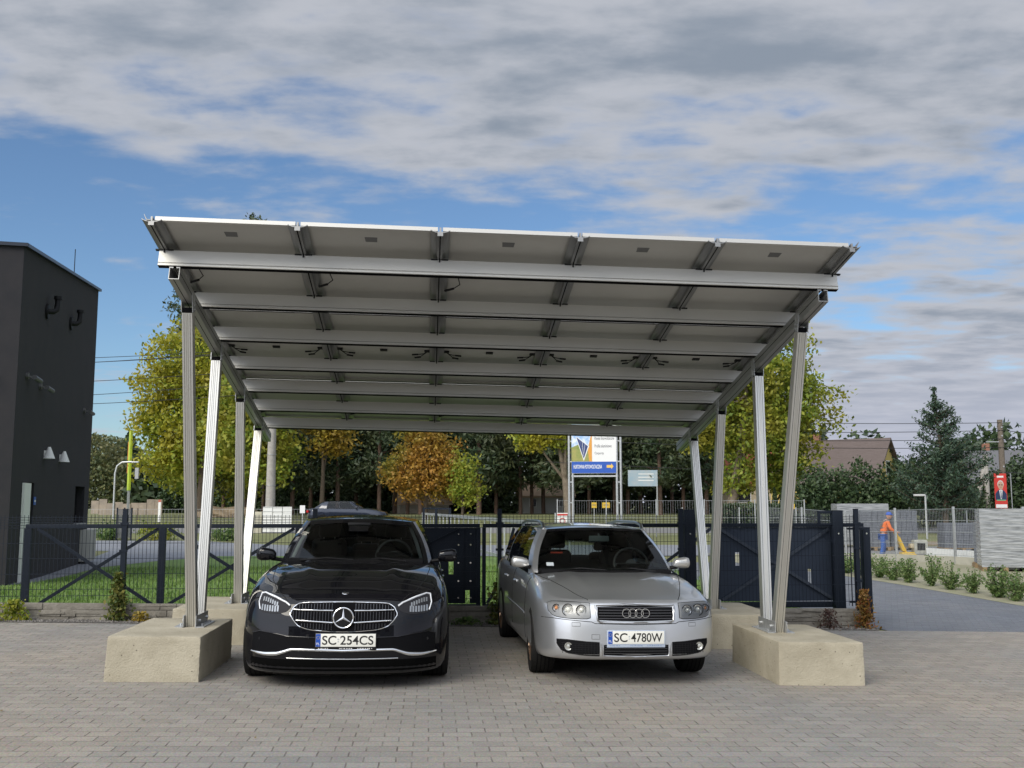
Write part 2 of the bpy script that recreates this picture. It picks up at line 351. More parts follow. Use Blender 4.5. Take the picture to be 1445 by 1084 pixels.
sheet('driveway', [fy(5.62, 5.2), fy(24, 5.2), (23, 17.0), (9.3, 17.0), (8.75, 18), (7.4, 23.9), (6.2, 29), (3.4, 29), (3.8, 24), (4.5, 18.5), fy(5.60, 5.5)], .010, DRIVE, 1.5)
sheet('lawn', [fy(-24, 5.55), fy(5.6, 5.55), (4.5, 18.5), (3.8, 24), (3.4, 32.6), (-9.2, 32.4), (-10.2, 29.5), (-10.6, 26.5), (-10, 23), (-9.6, 20.6), (-9.8, 19.6), (-24, 16.2)], .006, LAWN, 1.5)
sheet('path', [(-9.75, 19.6), (-9.6, 20.6), (-10, 23), (-10.6, 26.5), (-10.2, 29.5), (-9.2, 32.4), (3.4, 32.6), (8, 33), (8, 41.5), (-9, 41.2), (-14, 46), (-30, 47), (-30, 41), (-14, 36), (-12.1, 29), (-9.67, 19.8)], .010, PATHM, 2)
sheet('road', [(-80, 53.5), (80, 53.5), (80, 59), (-80, 59)], .010, ROADM, 3, xlim=78)
sheet('verge', [(10.5, 30.4), (22, 30.4), (22, 40), (8.9, 40), (8.9, 34)], .012, ROADM, 1.0)
sheet('planting_bed', [(8.75, 18), (9.3, 17.0), (14, 17.0), (13.2, 25.4), (11.4, 29.6), (9.1, 34), (6.4, 34), (6.2, 29), (7.4, 23.9)], .014, mat('bed_soil', (.33, .30, .22), .95, 0, (.24, .24, .14), 2.5, .5, 14), 1.5)
sheet('soil_patch', [(9, 41), (34, 41), (36, 46), (9, 45)], .008, DIRT, 2)

# grass blades on the lawn, near part
def blades(name, n, fn, h, m, label):
    P = np.array([fn() for _ in range(n)]); a = RNG.uniform(0, 6.283, n); hh = h * RNG.uniform(.5, 1.4, n)
    dx = np.cos(a) * .012; dy = np.sin(a) * .012; lx = RNG.normal(0, .4, n) * hh; ly = RNG.normal(0, .4, n) * hh
    V = np.empty((n, 3, 3)); V[:, 0] = P; V[:, 1] = P; V[:, 2] = P
    V[:, 0, 0] -= dx; V[:, 0, 1] -= dy; V[:, 1, 0] += dx; V[:, 1, 1] += dy; V[:, 2, 0] += lx; V[:, 2, 1] += ly; V[:, 2, 2] += hh
    me = raw_mesh(name, V.reshape(-1, 3), 3, m); o = link(name, me); o['kind'] = 'stuff'; tag(o, label, 'grass'); o['kind'] = 'stuff'; return o
def raw_mesh(name, V, k, m):
    nf = len(V) // k; me = bpy.data.meshes.new(name); me.vertices.add(len(V)); me.vertices.foreach_set('co', V.astype('f').ravel())
    me.loops.add(nf * k); me.loops.foreach_set('vertex_index', np.arange(nf * k, dtype='i')); me.polygons.add(nf)
    me.polygons.foreach_set('loop_start', np.arange(0, nf * k, k, dtype='i')); me.materials.append(m); me.update(calc_edges=True); return me
BLADE = foliage('grass_blade', [(.09, .17, .03), (.15, .25, .045), (.22, .30, .08)], trans=.3)
def lawnpt():
    while True:
        v = 5.7 + 13 * random.random() ** 1.6; u = random.uniform(-11, 5.4); p = F(u, v)
        if p.x < -9.3 + (p.y - 19) * -.1 and p.y > 18.7: continue
        return (p.x, p.y, gz(p.x, p.y) + .004)
blades('grass', 42000, lawnpt, .075, BLADE, 'short green grass of the lawn behind the fence')

# ------------------------------------------------------------------ vegetation
def leaf_mesh(name, C, size, m, flat=0.0, asp=.55):
    n = len(C); A = RNG.normal(size=(n, 3)); A /= np.linalg.norm(A, axis=1)[:, None]
    B = RNG.normal(size=(n, 3)); B[:, 2] += flat; B -= A * (A * B).sum(1)[:, None]; B /= np.linalg.norm(B, axis=1)[:, None] + 1e-9
    s = size * RNG.uniform(.6, 1.3, n)[:, None]; V = np.empty((n, 4, 3))
    V[:, 0] = C - A * s; V[:, 1] = C + B * s * asp; V[:, 2] = C + A * s; V[:, 3] = C - B * s * asp
    return raw_mesh(name, V.reshape(-1, 3), 4, m)
def clumps(ells, n, rad, rng=RNG, shell=.55):
    out = []; wts = np.array([e[3] * e[4] * e[5] for e in ells]) ** .7; wts /= wts.sum()
    for _ in range(n):
        e = ells[rng.choice(len(ells), p=wts)]; d = rng.normal(size=3); d /= np.linalg.norm(d); r = (shell + (1 - shell) * rng.random()) if rng.random() < .8 else rng.random()
        out.append((e[0] + d[0] * r * e[3], e[1] + d[1] * r * e[4], e[2] + d[2] * r * e[5]))
    return np.array(out)
def tree(name, label, cat, loc, H, ells, nc, per, crad, lsize, leafm, bark=BARK, tr=.22, lean=(0, 0), group=None, forks=7, z0=None):
    t = thing(name, label, cat, (loc[0], loc[1], gz(*loc)), 0, group)
    C = clumps(ells, nc, crad); P = np.repeat(C, per, axis=0) + RNG.normal(size=(nc * per, 3)) * crad * np.array([1, 1, .65])
    link('crown', leaf_mesh('crown', P, lsize, leafm), t)
    mb = MB(); top = Vector((lean[0], lean[1], H * .72)); mid = top * .45 + Vector((.1 * tr * 4, 0, 0))
    pts = [Vector((0, 0, -.3)), mid * .5, mid, top]; mb.tube(pts, [tr * 1.25, tr, tr * .8, tr * .3], 9)
    for i in np.linspace(0, len(C) - 1, forks).astype(int):
        c = Vector(C[i]); s = random.uniform(.3, .8); a = mid.lerp(top, s) if s > .45 else mid
        k = a.lerp(c, .5) + Vector((0, 0, -.25)); mb.tube([a, k, c], [tr * .42, tr * .25, tr * .07], 6)
    mb.build('trunk', bark, t, 60)
    return t
YG = foliage('yellow_green_leaves', [(.12, .19, .022), (.30, .35, .03), (.44, .42, .04), (.19, .27, .028)], (.42, .34, .03), .35)
YG2 = foliage('lime_leaves', [(.13, .22, .025), (.28, .34, .035), (.40, .39, .05), (.16, .25, .03)], (.30, .25, .03), .5)
GRN = foliage('green_leaves', [(.10, .17, .022), (.22, .28, .03), (.33, .35, .035), (.15, .22, .025)], (.34, .28, .035), .4)
ORG = foliage('orange_leaves', [(.22, .12, .02), (.42, .21, .035), (.50, .29, .045), (.30, .17, .03)], (.20, .24, .03), .35)
YEL = foliage('yellow_leaves', [(.26, .19, .025), (.42, .30, .035), (.20, .20, .025)], (.30, .18, .02), .5)
DKG = foliage('dark_green_leaves', [(.02, .042, .017), (.045, .08, .028), (.075, .11, .04)], None, trans=.15)
PIN = foliage('pine_needles', [(.022, .045, .022), (.048, .08, .035), (.08, .105, .045)], (.085, .085, .03), .3, trans=.2)
CON = foliage('conifer_needles', [(.02, .045, .028), (.04, .075, .045), (.07, .11, .06)], None, trans=.1)
FARF = foliage('far_leaves', [(.07, .10, .045), (.13, .155, .06), (.18, .17, .06)], (.17, .14, .06), .05, trans=.25)
SHR = foliage('shrub_leaves', [(.06, .13, .03), (.12, .20, .05), (.26, .32, .12)], None)
IVY = foliage('ivy_leaves', [(.05, .09, .015), (.12, .15, .03), (.22, .2, .04)], None)
RUST = foliage('rusty_leaves', [(.28, .12, .03), (.38, .2, .04), (.16, .12, .03), (.25, .07, .03)], None)
PURP = foliage('purple_leaves', [(.06, .03, .03), (.12, .07, .05)], None)

def ell(cx, cy, cz, rx, ry, rz): return (cx, cy, cz, rx, ry, rz)
tree('broadleaf_tree', 'tall yellowing broadleaf tree left of the carport, behind its front legs', 'tree', (-22.4, 74), 14,
     [ell(-1.0, 0, 11.2, 3.4, 2.8, 3.0), ell(-2.6, 0, 8.2, 3.0, 2.5, 2.6), ell(1.6, 0, 9.6, 3.6, 2.8, 3.6), ell(0, 0, 6.0, 4.2, 2.8, 2.6), ell(2.8, 0, 5.6, 3.2, 2.6, 3), ell(-2.2, 0, 4.4, 2.2, 2, 1.8)], 430, 60, .50, .17, YG, tr=.32)
tree('lime_tree', 'bright lime green tree with yellow patches between the two pairs of left carport legs', 'tree', (-16.8, 66), 9.5,
     [ell(0, 0, 7.6, 2.6, 2.2, 2.4), ell(-.4, 0, 5.2, 2.8, 2.2, 2.0), ell(1.2, 0, 4.2, 1.8, 2, 1.6)], 200, 42, .5, .17, YG2, tr=.2)
tree('willow_like_tree', 'olive green drooping tree beside the green and yellow roadside board', 'tree', (-24.6, 82), 8.5,
     [ell(0, 0, 5.6, 3.2, 2.5, 2.8), ell(-1.6, 0, 3.6, 2.2, 2.2, 2), ell(2.4, 0, 3.8, 2.6, 2.2, 2.4)], 200, 42, .6, .17, GRN, bark=BARKL, tr=.2)
tree('orange_tree', 'rusty orange autumn tree seen between the two cars over the gate', 'tree', (-5.9, 70), 6.8,
     [ell(0, 0, 4.8, 2.2, 1.8, 1.9), ell(-1.2, 0, 3.2, 2.0, 1.7, 1.4), ell(1.2, 0, 3.0, 2.0, 1.7, 1.5), ell(0, 0, 2.2, 2.4, 1.7, 1.1), ell(0, 0, 6.2, 1.5, 1.3, 1.3)], 230, 40, .34, .13, ORG, tr=.14)
tree('young_maple', 'small yellow green tree standing against the orange one on its right', 'tree', (-3.3, 68.5), 4.6,
     [ell(0, 0, 3.2, 1.1, 1, 1.5), ell(.3, 0, 1.9, 1.2, 1, .9)], 70, 34, .28, .12, YG2, tr=.09)
tree('yellow_tree', 'golden yellow tree with a curved bare trunk left of the solar billboard', 'tree', (3.6, 64), 8,
     [ell(-1.4, 0, 5.9, 2.0, 1.8, 1.3), ell(.2, 0, 6.9, 2.4, 1.9, 1.4), ell(-2.4, 0, 5.4, 1.3, 1.3, .9), ell(-.3, 0, 5.0, .9, 1.2, .8)], 170, 40, .34, .13, YG, bark=BARKL, tr=.27, lean=(-.8, 0))
tree('golden_maple', 'golden yellow tree under the back left corner of the carport roof', 'tree', (-12.6, 68), 9,
     [ell(0, 0, 7.2, 2.2, 1.8, 1.8), ell(.7, 0, 5.3, 1.5, 1.4, 1.1)], 110, 40, .38, .14, YEL, tr=.16)
tree('ash_tree', 'large yellow green tree behind the right carport legs', 'tree', (12.6, 60), 12.6,
     [ell(2.6, 0, 9.6, 2.6, 2.4, 2.6), ell(-.2, 0, 8.2, 2.9, 2.4, 2.8), ell(4.4, 0, 7.2, 2.6, 2.2, 2.3), ell(1.8, 0, 5.6, 3.0, 2.2, 2.1), ell(4.0, 0, 4.2, 1.9, 1.8, 1.2), ell(-1.6, 0, 5.6, 1.7, 1.8, 1.6), ell(.7, 0, 2.9, 1.2, 1.4, 1.0)], 390, 62, .39, .135, GRN, bark=BARKL, tr=.3, lean=(1.4, 0))
tree('round_yellow_tree', 'low bright yellow tree in front of the brown roofed house', 'tree', (15.9, 62), 4.2,
     [ell(0, 0, 2.9, 1.5, 1.4, 1.2), ell(.9, 0, 3.6, 1.0, 1, .8)], 70, 40, .33, .13, YG2, tr=.1)
# tree top showing above the roof of the carport
tree('tall_pine', 'very tall pine whose tip peeks above the carport roof at upper left', 'pine tree', (-26.2, 103), 30.4,
     [ell(0, 0, 29.9, .9, .9, .9), ell(-.4, 0, 27, 1.5, 1.5, 1.6), ell(0, 0, 24, 2.2, 2.2, 2.2)], 70, 34, .34, .2, PIN, bark=BARKP, tr=.3)

# pines of the dark wood behind the road: three shapes, copied
def pine_proto(k):
    H = (17, 15, 19)[k]; t = link('pine_tree', None); t.empty_display_size = .2
    es = [ell(random.uniform(-.8, .8), random.uniform(-.5, .5), z, random.uniform(1.7, 2.9), 2.2, 1.3) for z in np.arange(H * .22, H - 1, 1.5)]
    C = clumps(es, 210, .5); P = np.repeat(C, 34, axis=0) + RNG.normal(size=(210 * 34, 3)) * .55 * np.array([1, 1, .5])
    link('crown', leaf_mesh('crown', P, .24, PIN, asp=.35), t)
    mb = MB(); mb.tube([(0, 0, -.3), (.1, 0, H * .5), (0, 0, H * .95)], [.2, .15, .05], 8)
    for z in np.arange(H * .18, H * .8, 1.0):
        a = random.uniform(0, 6.28); mb.tube([(0, 0, z), (1.6 * math.cos(a), 1.2 * math.sin(a), z + .3)], [.05, .02], 5)
    mb.build('trunk', BARKP, t, 60); return t
protos = [pine_proto(k) for k in range(3)]
xs = [-22, -20.2, -18.6, -17.4, -15.4, -14.1, -12.2, -10.9, -9.3, -8.2, -6.4, -4.4, -2.3, -1.1, .6, 2.2, 3.9, 5.4, 7.2, 9.0, 10.4, 12.0, 13.6, -13.1, -7.3, -3.4, 1.4, 4.6, 8.1, 11.2]
used = [False] * 3
for i, x in enumerate(xs):
    k = i % 3; y = (84, 92, 88, 96)[i % 4] + random.uniform(-2, 2) + (6 if i > 22 else 0); xx = x * y / 72
    o = protos[k] if not used[k] else copy_tree(protos[k]); used[k] = True
    o.location = (xx, y, gz(xx, y) - .1); o.rotation_euler = (0, 0, random.uniform(0, 6.28)); s = random.uniform(.85, 1.12); o.scale = (s, s, s * random.uniform(.92, 1.1))
    tag(o, 'dark pine with a bare lower trunk in the wood across the road', 'pine tree', 'pines of the dark wood across the road')
# dense undergrowth mass between the pines and the far wood
def mass(name, n, fn, size, m, label, cat='wood', kind='stuff'):
    P = np.array([fn() for _ in range(n)]); o = link(name, leaf_mesh(name, P, size, m)); tag(o, label, cat); o['kind'] = kind; return o
def woodpt():
    x = random.uniform(-32, 26); y = random.uniform(101, 112); h = 13 + 4 * math.sin(x * .7) + 2 * math.sin(x * 1.9)
    return (x * y / 85, y, gz(x, y) + h * random.random() ** .8 * (1.0 if x > -26 else .5))
mass('far_wood', 42000, woodpt, .5, PIN, 'dense dark wood closing the view behind the pines')
def brushpt():
    x = random.uniform(-30, 22); y = random.uniform(99.5, 101); return (x * y / 85, y, gz(x, y) + (2.2 + 1.2 * math.sin(x * 1.3)) * random.random())
mass('undergrowth', 12000, brushpt, .2, DKG, 'low dark undergrowth at the foot of the pines')
def hillpt():
    x = random.uniform(-125, -42); y = random.uniform(190, 215); h = 8.6 + 1.8 * math.sin(x * .22) + 1.2 * math.sin(x * .6) + 2.2 * (x < -75)
    c = random.random(); return (x, y, gz(x, y) + h * c ** .75 * 1.08)
mass('distant_wood', 70000, hillpt, .40, FARF, 'distant greenish wood on the horizon beside the dark building')
def rightwood():
    x = random.uniform(30, 60); y = random.uniform(84, 92); h = 5.5 + 1.6 * math.sin(x * .5) + .8 * math.sin(x * 1.7)
    return (x, y, gz(x, y) + h * random.random() ** .8)
mass('right_wood', 14000, rightwood, .32, DKG, 'dark green wood behind the utility poles at the right edge')

# laurel hedge bushes, right
def bush(name, label, cat, loc, ells, nc, per, crad, ls, m, group=None, z=None, stems=5, sm=BARK):
    t = thing(name, label, cat, (loc[0], loc[1], gz(*loc) if z is None else z), 0, group)
    C = clumps(ells, nc, crad, shell=.35); P = np.repeat(C, per, axis=0) + RNG.normal(size=(nc * per, 3)) * crad
    P[:, 2] = np.abs(P[:, 2]); link('foliage', leaf_mesh('foliage', P, ls, m), t)
    mb = MB(); h = max(e[2] for e in ells); wd = max(e[3] for e in ells)
    for i in range(stems): a = random.uniform(-1, 1) * wd * .5; mb.tube([(a * .3, random.uniform(-.05, .05) * wd, -.05), (a, 0, h * .9)], [h * .03, h * .012], 5)
    mb.build('stems', sm, t, 60); return t
bush('evergreen_bush', 'broad dark evergreen bush in front of the brown roofed house', 'bush', (18.3, 57), [ell(-1.3, 0, 1.6, 1.6, 1.3, 1.7), ell(.6, 0, 1.8, 1.6, 1.3, 1.9), ell(2.2, 0, 1.5, 1.4, 1.3, 1.7), ell(3.4, 0, 1.9, 1.2, 1.2, 2.0)], 330, 40, .28, .12, DKG)
bush('evergreen_shrub', 'dark rounded evergreen shrub right of the leaning concrete pole, behind the poster', 'bush', (29.4, 62), [ell(0, 0, 1.8, 2.0, 1.4, 2.0), ell(2.2, 0, 2.0, 1.8, 1.4, 2.4)], 180, 40, .3, .13, DKG)
bush('laurel_bush', 'dark evergreen bush between the conifer and the leaning pole', 'bush', (24.6, 60), [ell(0, 0, 1.4, 1.8, 1.2, 1.5), ell(1.9, 0, 1.2, 1.4, 1.2, 1.4)], 130, 40, .28, .12, DKG)
# clipped low hedge
P = np.array([(random.uniform(11.5, 19.0), random.uniform(56.4, 57.2), gz(15, 57) + random.uniform(0, 1.45)) for _ in range(9000)])
tag(link('clipped_hedge', leaf_mesh('clipped_hedge', P, .09, DKG)), 'long clipped low hedge behind the right-hand carport legs', 'hedge')
for i, x in enumerate((14.75, 15.2, 15.65)):
    t = thing('thuja', ('slim', 'middle', 'broader')[i] + ' columnar dark thuja above the clipped hedge, ' + ('left of the group of three', 'between its two neighbours', 'right of the group of three')[i], 'thuja', (x, 59.5, gz(x, 59.5)), 0, 'columnar thujas behind the hedge')
    P = np.array([((1 - (h := random.random()) ** 2) * .24 * math.cos(a := random.uniform(0, 6.28)), (1 - h * h) * .24 * math.sin(a), .2 + h * 2.1) for _ in range(1200)])
    link('foliage', leaf_mesh('foliage', P, .06, DKG), t); MB().tube([(0, 0, -.1), (0, 0, 1.8)], [.04, .02], 6).build('stem', BARK, t)
# blue green conifer
t = thing('conifer', 'blue green conifer with upswept open branches right of the houses', 'conifer tree', (21.9, 52, gz(22, 52)))
mb = MB(); mb.tube([(0, 0, -.2), (0, 0, 3.2), (-.3, 0, 7.2)], [.16, .11, .03], 8); PP = []
for i in range(135):
    h = random.random() ** 1.2; z = .9 + 5.7 * h; Lr = (1 - h) ** .62 * 2.3 * random.uniform(.45, 1.2) + .25; a = random.uniform(0, 6.28)
    o = Vector((-.3 * max(0, z - 3.2) / 4, 0, z)); tip = o + Vector((Lr * math.cos(a), Lr * math.sin(a), Lr * .42)); k = o.lerp(tip, .55) + Vector((0, 0, -.12 * Lr))
    mb.tube([o, k, tip], [.035, .022, .008], 5)
    for q in range(int(26 + 50 * Lr)):
        s = random.random() ** .8; c = (o.lerp(k, s * 2) if s < .5 else k.lerp(tip, s * 2 - 1)); PP.append(c + Vector((random.gauss(0, .13), random.gauss(0, .13), random.gauss(0, .08))))
for q in range(260): PP.append(Vector((-.3 + random.gauss(0, .07), random.gauss(0, .07), random.uniform(6.2, 7.5))))
link('crown', leaf_mesh('crown', np.array(PP), .10, CON, asp=.35), t); mb.build('trunk', BARK, t, 60)

# row of young shrubs along the driveway
sh_key = [(8.95, 17.9), (8.5, 19.9), (8.05, 21.9), (7.6, 24.0), (7.15, 26.6), (6.85, 28.4)]
sh_pts = []
for k in range(17): q = k / 16 * 4.999; m_ = int(q); a_, b_ = sh_key[m_], sh_key[m_ + 1]; sh_pts.append((a_[0] + (b_[0] - a_[0]) * (q - m_) + random.uniform(-.06, .06), a_[1] + (b_[1] - a_[1]) * (q - m_) + random.uniform(-.08, .08)))
ORD = 'first second third fourth fifth sixth seventh eighth ninth tenth eleventh twelfth thirteenth fourteenth fifteenth sixteenth seventeenth'.split()
for i, (x, y) in enumerate(sh_pts):
    t = thing('young_shrub', 'young feathery shrub in the driveway row, %s from the right edge' % ORD[i], 'shrub', (x + .25, y, gz(x, y) + .01), 0, 'young shrubs in a row along the driveway')
    t.scale = (random.uniform(.72, .98),) * 2 + (random.uniform(.68, .98),)
    P = []; mb = MB()
    for k in range(26):
        a = random.uniform(0, 6.28); r = random.uniform(.08, .42); h = random.uniform(.38, .80) - r * .5; tip = Vector((r * math.cos(a), r * math.sin(a), h)); mb.tube([(0, 0, 0), tip], [.006, .003], 4)
        for q in range(46): s = random.uniform(.1, 1.03); P.append(tip * s + Vector((random.gauss(0, .03), random.gauss(0, .03), random.gauss(0, .02))))
    link('foliage', leaf_mesh('foliage', np.array(P), .036, SHR, asp=.45), t); mb.build('stems', BARK, t)

# climbing and small plants along the plinth
def wallplant(name, label, cat, u, v, h, wd, n, ls, m, z0=.02, group=None):
    p = F(u, v); t = thing(name, label, cat, (p.x, p.y, gz(p.x, p.y) + z0), YAW, group)
    P = np.array([(random.gauss(0, wd * (1.1 - (q := random.random()) * .75)), random.gauss(-.02, .035), q * h) for _ in range(n)])
    link('foliage', leaf_mesh('foliage', P, ls, m), t); mb = MB()
    for k in range(5): mb.tube([(random.uniform(-.4, .4) * wd, 0, -.03), (random.uniform(-.6, .6) * wd, -.02, h * random.uniform(.6, 1))], [.006, .003], 4)
    mb.build('stems', BARK, t); return t
wallplant('ivy_plant', 'green ivy climbing the fence post left of the left concrete block', 'climbing plant', -4.66, 5.45, .62, .07, 700, .03, IVY)
wallplant('ivy_plant', 'green climbing plant on the fence post between the two cars', 'climbing plant', .34, 5.45, .62, .08, 700, .03, IVY)
wallplant('rusty_shrub', 'rust coloured leafy plant hugging the end post of the fence by the driveway', 'climbing plant', 5.38, 5.42, .52, .075, 800, .026, RUST)
wallplant('small_bush', 'small yellow green bush against the plinth at the left edge', 'bush', -5.95, 5.38, .26, .12, 500, .028, YG2)
wallplant('small_bush', 'tiny yellow plant on the gravel behind the left concrete block', 'bush', -4.35, 5.42, .12, .08, 200, .022, YEL)
wallplant('small_bush', 'small purple leaved shrub on the gravel at the right end of the fence', 'bush', 4.85, 5.36, .26, .10, 300, .022, PURP)
wallplant('small_bush', 'low green weed on the gravel between the two cars', 'bush', -.1, 5.35, .10, .14, 260, .024, SHR)
wallplant('small_bush', 'small green plant beside the right rear concrete block', 'bush', 3.6, 5.4, .24, .08, 260, .024, SHR)
bush('ornamental_shrub', 'yellow green shrub beyond the lawn beside the grey screen', 'bush', (-16.0, 46.5), [ell(0, 0, .35, .9, .5, .35)], 30, 30, .14, .07, YG2)
bush('ornamental_shrub', 'green shrub beyond the lawn left of the yellow green one', 'bush', (-18.2, 47), [ell(0, 0, .35, .8, .5, .35)], 30, 30, .14, .07, SHR)
bush('ornamental_shrub', 'low green shrub beyond the lawn right of the yellow green one', 'bush', (-12.6, 46), [ell(0, 0, .3, .9, .5, .3)], 30, 30, .14, .07, SHR)

# ------------------------------------------------------------------ the solar carport
ZF, SL = 3.9453, -.1959
cs, sn = math.cos(SL), math.sin(SL)
def RF(u, v, w): return Vector((u, v * cs - w * sn, ZF + v * sn + w * cs))
EU, EV, EW = Vector((1, 0, 0)), Vector((0, cs, sn)), Vector((0, -sn, cs))
cp = thing('solar_carport', 'aluminium solar carport on leaning legs over the two parked cars', 'carport', (X0, Y0, 0), (0, .0184, YAW))
ROWS = [(0.0, 1.925), (1.975, 4.18), (4.23, 5.90)]
PW = 1.2
for r, (v0, v1) in enumerate(ROWS):
    for c in range(5):
        u0, u1 = (c - 2.5) * PW + .022, (c - 1.5) * PW - .022; mb = MB()
        fw = .03
        for (a, b, a2, b2) in ((u0, v0, u1, v0 + fw), (u0, v1 - fw, u1, v1), (u0, v0 + fw, u0 + fw, v1 - fw), (u1 - fw, v0 + fw, u1, v1 - fw)):
            mb.prism([(a, b), (a2, b), (a2, b2), (a, b2)], RF(0, 0, -.036), EU, EV, EW * .036, 0)
        mb.prism([(u0 + .028, v0 + .028), (u1 - .028, v0 + .028), (u1 - .028, v1 - .028), (u0 + .028, v1 - .028)], RF(0, 0, -.012), EU, EV, EW * .006, 1)
        mb.prism([(u0 + .028, v0 + .028), (u1 - .028, v0 + .028), (u1 - .028, v1 - .028), (u0 + .028, v1 - .028)], RF(0, 0, -.0055), EU, EV, EW * .005, 2)
        p = mb.build('solar_panel', [ALUL, BACK, CELL], cp)
        uc = (u0 + u1) / 2
        if r < 2:
            vl = v0 + .22 if r == 0 else v1 - .42
            MB().prism([(uc - .055, vl), (uc + .055, vl), (uc + .05, vl + .09), (uc - .05, vl + .09)], RF(0, 0, -.0135), EU, EV, EW * .001).build('data_label', mat('label_grey', (.13, .13, .13), .6), p)
        vj = ((v0 + v1) / 2 if r == 1 else (.95 if r == 0 else 5.3))
        mb = MB()
        for q in (-.5, 0, .5): mb.prism([(uc + q - .04, vj - .02), (uc + q + .04, vj - .02), (uc + q + .04, vj + .03), (uc + q - .04, vj + .03)], RF(0, 0, -.026), EU, EV, EW * .0138)
        mb.each('junction_box', RUB, p)
        mb = MB()
        for sgn in (-1, 1):
            if r == 1:
                a = uc + sgn * .49
                for k, dv in ((0, .02), (1, .10)):
                    e = a - sgn * (.17 - .03 * k); mb.tube([RF(a, vj, -.03), RF(a - sgn * .04, vj + dv * .3, -.05), RF(e + sgn * .06, vj + dv, -.055)], .005, 5); mb.cyl(RF(e + sgn * .07, vj + dv, -.055), RF(e, vj + dv * 1.2, -.058), .0105, 6)
            elif sgn == (-1 if c < 2.5 else 1) or r == 2:
                a = uc - .46 * 1; e = a + .0
                if sgn == -1: mb.tube([RF(uc - .42, vj + .02, -.03), RF(uc - .40, vj + .14, -.05), RF(uc - .46, vj + .22, -.06)], .005, 5); mb.cyl(RF(uc - .455, vj + .215, -.06), RF(uc - .54, vj + .27, -.065), .0115, 6)
                elif False: mb.tube([RF(uc + .47, vj, -.03), RF(uc + .50, vj + .15, -.09), RF(uc + .55, vj + .28, -.07), RF(uc + .56, vj + .4, -.05)], .006, 5)
        if mb.v: mb.each('cable', RUB, p)
for c in range(5):
    for v in (1.925, 4.18): MB().prism([((c - 2.5) * PW + .05, v - .006), ((c - 1.5) * PW - .05, v - .006), ((c - 1.5) * PW - .05, v + .012), ((c - 2.5) * PW + .05, v + .012)], RF(0, 0, -.040), EU, EV, EW * .003).prism([((c - 2.5) * PW + .05, v + .040), ((c - 1.5) * PW - .05, v + .040), ((c - 1.5) * PW - .05, v + .058), ((c - 2.5) * PW + .05, v + .058)], RF(0, 0, -.040), EU, EV, EW * .003).each('joint_seal', RUB, cp)
# rails under the panel joints
hw = [(-.018, -.092), (.018, -.092), (.018, -.060), (.034, -.058), (.058, -.045), (.064, -.036), (.058, -.036), (.048, -.046), (.024, -.052), (.006, -.052), (.006, -.012), (-.006, -.012), (-.006, -.052), (-.024, -.052), (-.048, -.046), (-.058, -.036), (-.064, -.036), (-.058, -.045), (-.034, -.058), (-.018, -.060)]
for c in range(6):
    u = (c - 2.5) * PW; mb = MB(); mb.prism([(a * 1.3, b) for a, b in hw], RF(u, -.02, 0), EU, EW, EV * 5.89, 0)
    mb.prism([(-.005, -.0935), (.005, -.0935), (.005, -.091), (-.005, -.091)], RF(u, -.02, 0), EU, EW, EV * 5.89, 1)
    if c in (0, 5):
        s = -1 if c == 0 else 1
        mb.prism([(s * .008, -.05), (s * .04, -.05), (s * .064, .002), (s * .061, .003), (s * .036, -.044), (s * .008, -.044)], RF(u, -.03, 0), EU, EW, EV * 5.9, 0)
    mb.build('rail', [ALUD, DARK], cp, 40)
# purlins
PV = [.46, 1.39, 2.30, 3.22, 4.07, 4.88, 5.71]
pp = [(0, -.093), (0, -.205), (-.004, -.209), (-.004, -.216), (0, -.219), (0, -.226), (-.006, -.229), (-.006, -.238), (.006, -.241), (.05, -.241), (.052, -.236), (.052, -.093)]
for i, v in enumerate(PV):
    e = 3.045 if i == 0 else 3.02
    mb = MB(); q = [(a, b) for a, b in pp]; mb.prism(q, RF(-e, v, 0), EV, EW, EU * 2 * e, 0)
    mb.prism([(-.0045, -.2145), (-.0045, -.2115), (-.001, -.2115), (-.001, -.2145)], RF(-e, v, 0), EV, EW, EU * 2 * e, 1)
    mb.prism([(.004, -.2425), (.053, -.2425), (.053, -.2405), (.004, -.2405)], RF(-e, v, 0), EV, EW, EU * 2 * e, 1)  # black strip painted on for the shade inside the channel's open underside
    mb.build('purlin', [ALUP, DARK], cp, 30)
for u in range(6):
    for v in PV:
        uu = (u - 2.5) * PW
        for q in (-1, 1): MB().prism([(-.030, -.098), (.030, -.098), (.030, -.088), (-.030, -.088)], RF(uu + q * .046, v - .012, 0), EU, EW, EV * .03).build('clamp', RUB, cp)
        MB().prism([(-.006, -.118), (.006, -.118), (.006, -.092), (-.006, -.092)], RF(uu, v - .012, 0), EU, EW, EV * .010).build('bolt', RUB, cp)
# rafters (open channels, hollow front end)
rf = [(-.046, -.242), (-.046, -.361), (.046, -.361), (.046, -.242), (.012, -.242), (.012, -.256), (.040, -.256), (.040, -.355), (-.040, -.355), (-.040, -.256), (-.012, -.256), (-.012, -.242)]
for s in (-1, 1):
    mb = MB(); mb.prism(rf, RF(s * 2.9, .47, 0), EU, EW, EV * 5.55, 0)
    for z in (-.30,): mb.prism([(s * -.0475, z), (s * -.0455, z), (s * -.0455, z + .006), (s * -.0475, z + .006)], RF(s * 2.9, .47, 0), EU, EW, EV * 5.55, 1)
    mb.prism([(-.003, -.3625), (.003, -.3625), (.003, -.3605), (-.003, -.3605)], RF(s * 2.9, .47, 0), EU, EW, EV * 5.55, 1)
    mb.build('rafter', [mat('aluminium_shade', (.40, .40, .39), .48, .85), DARK], cp, 30)
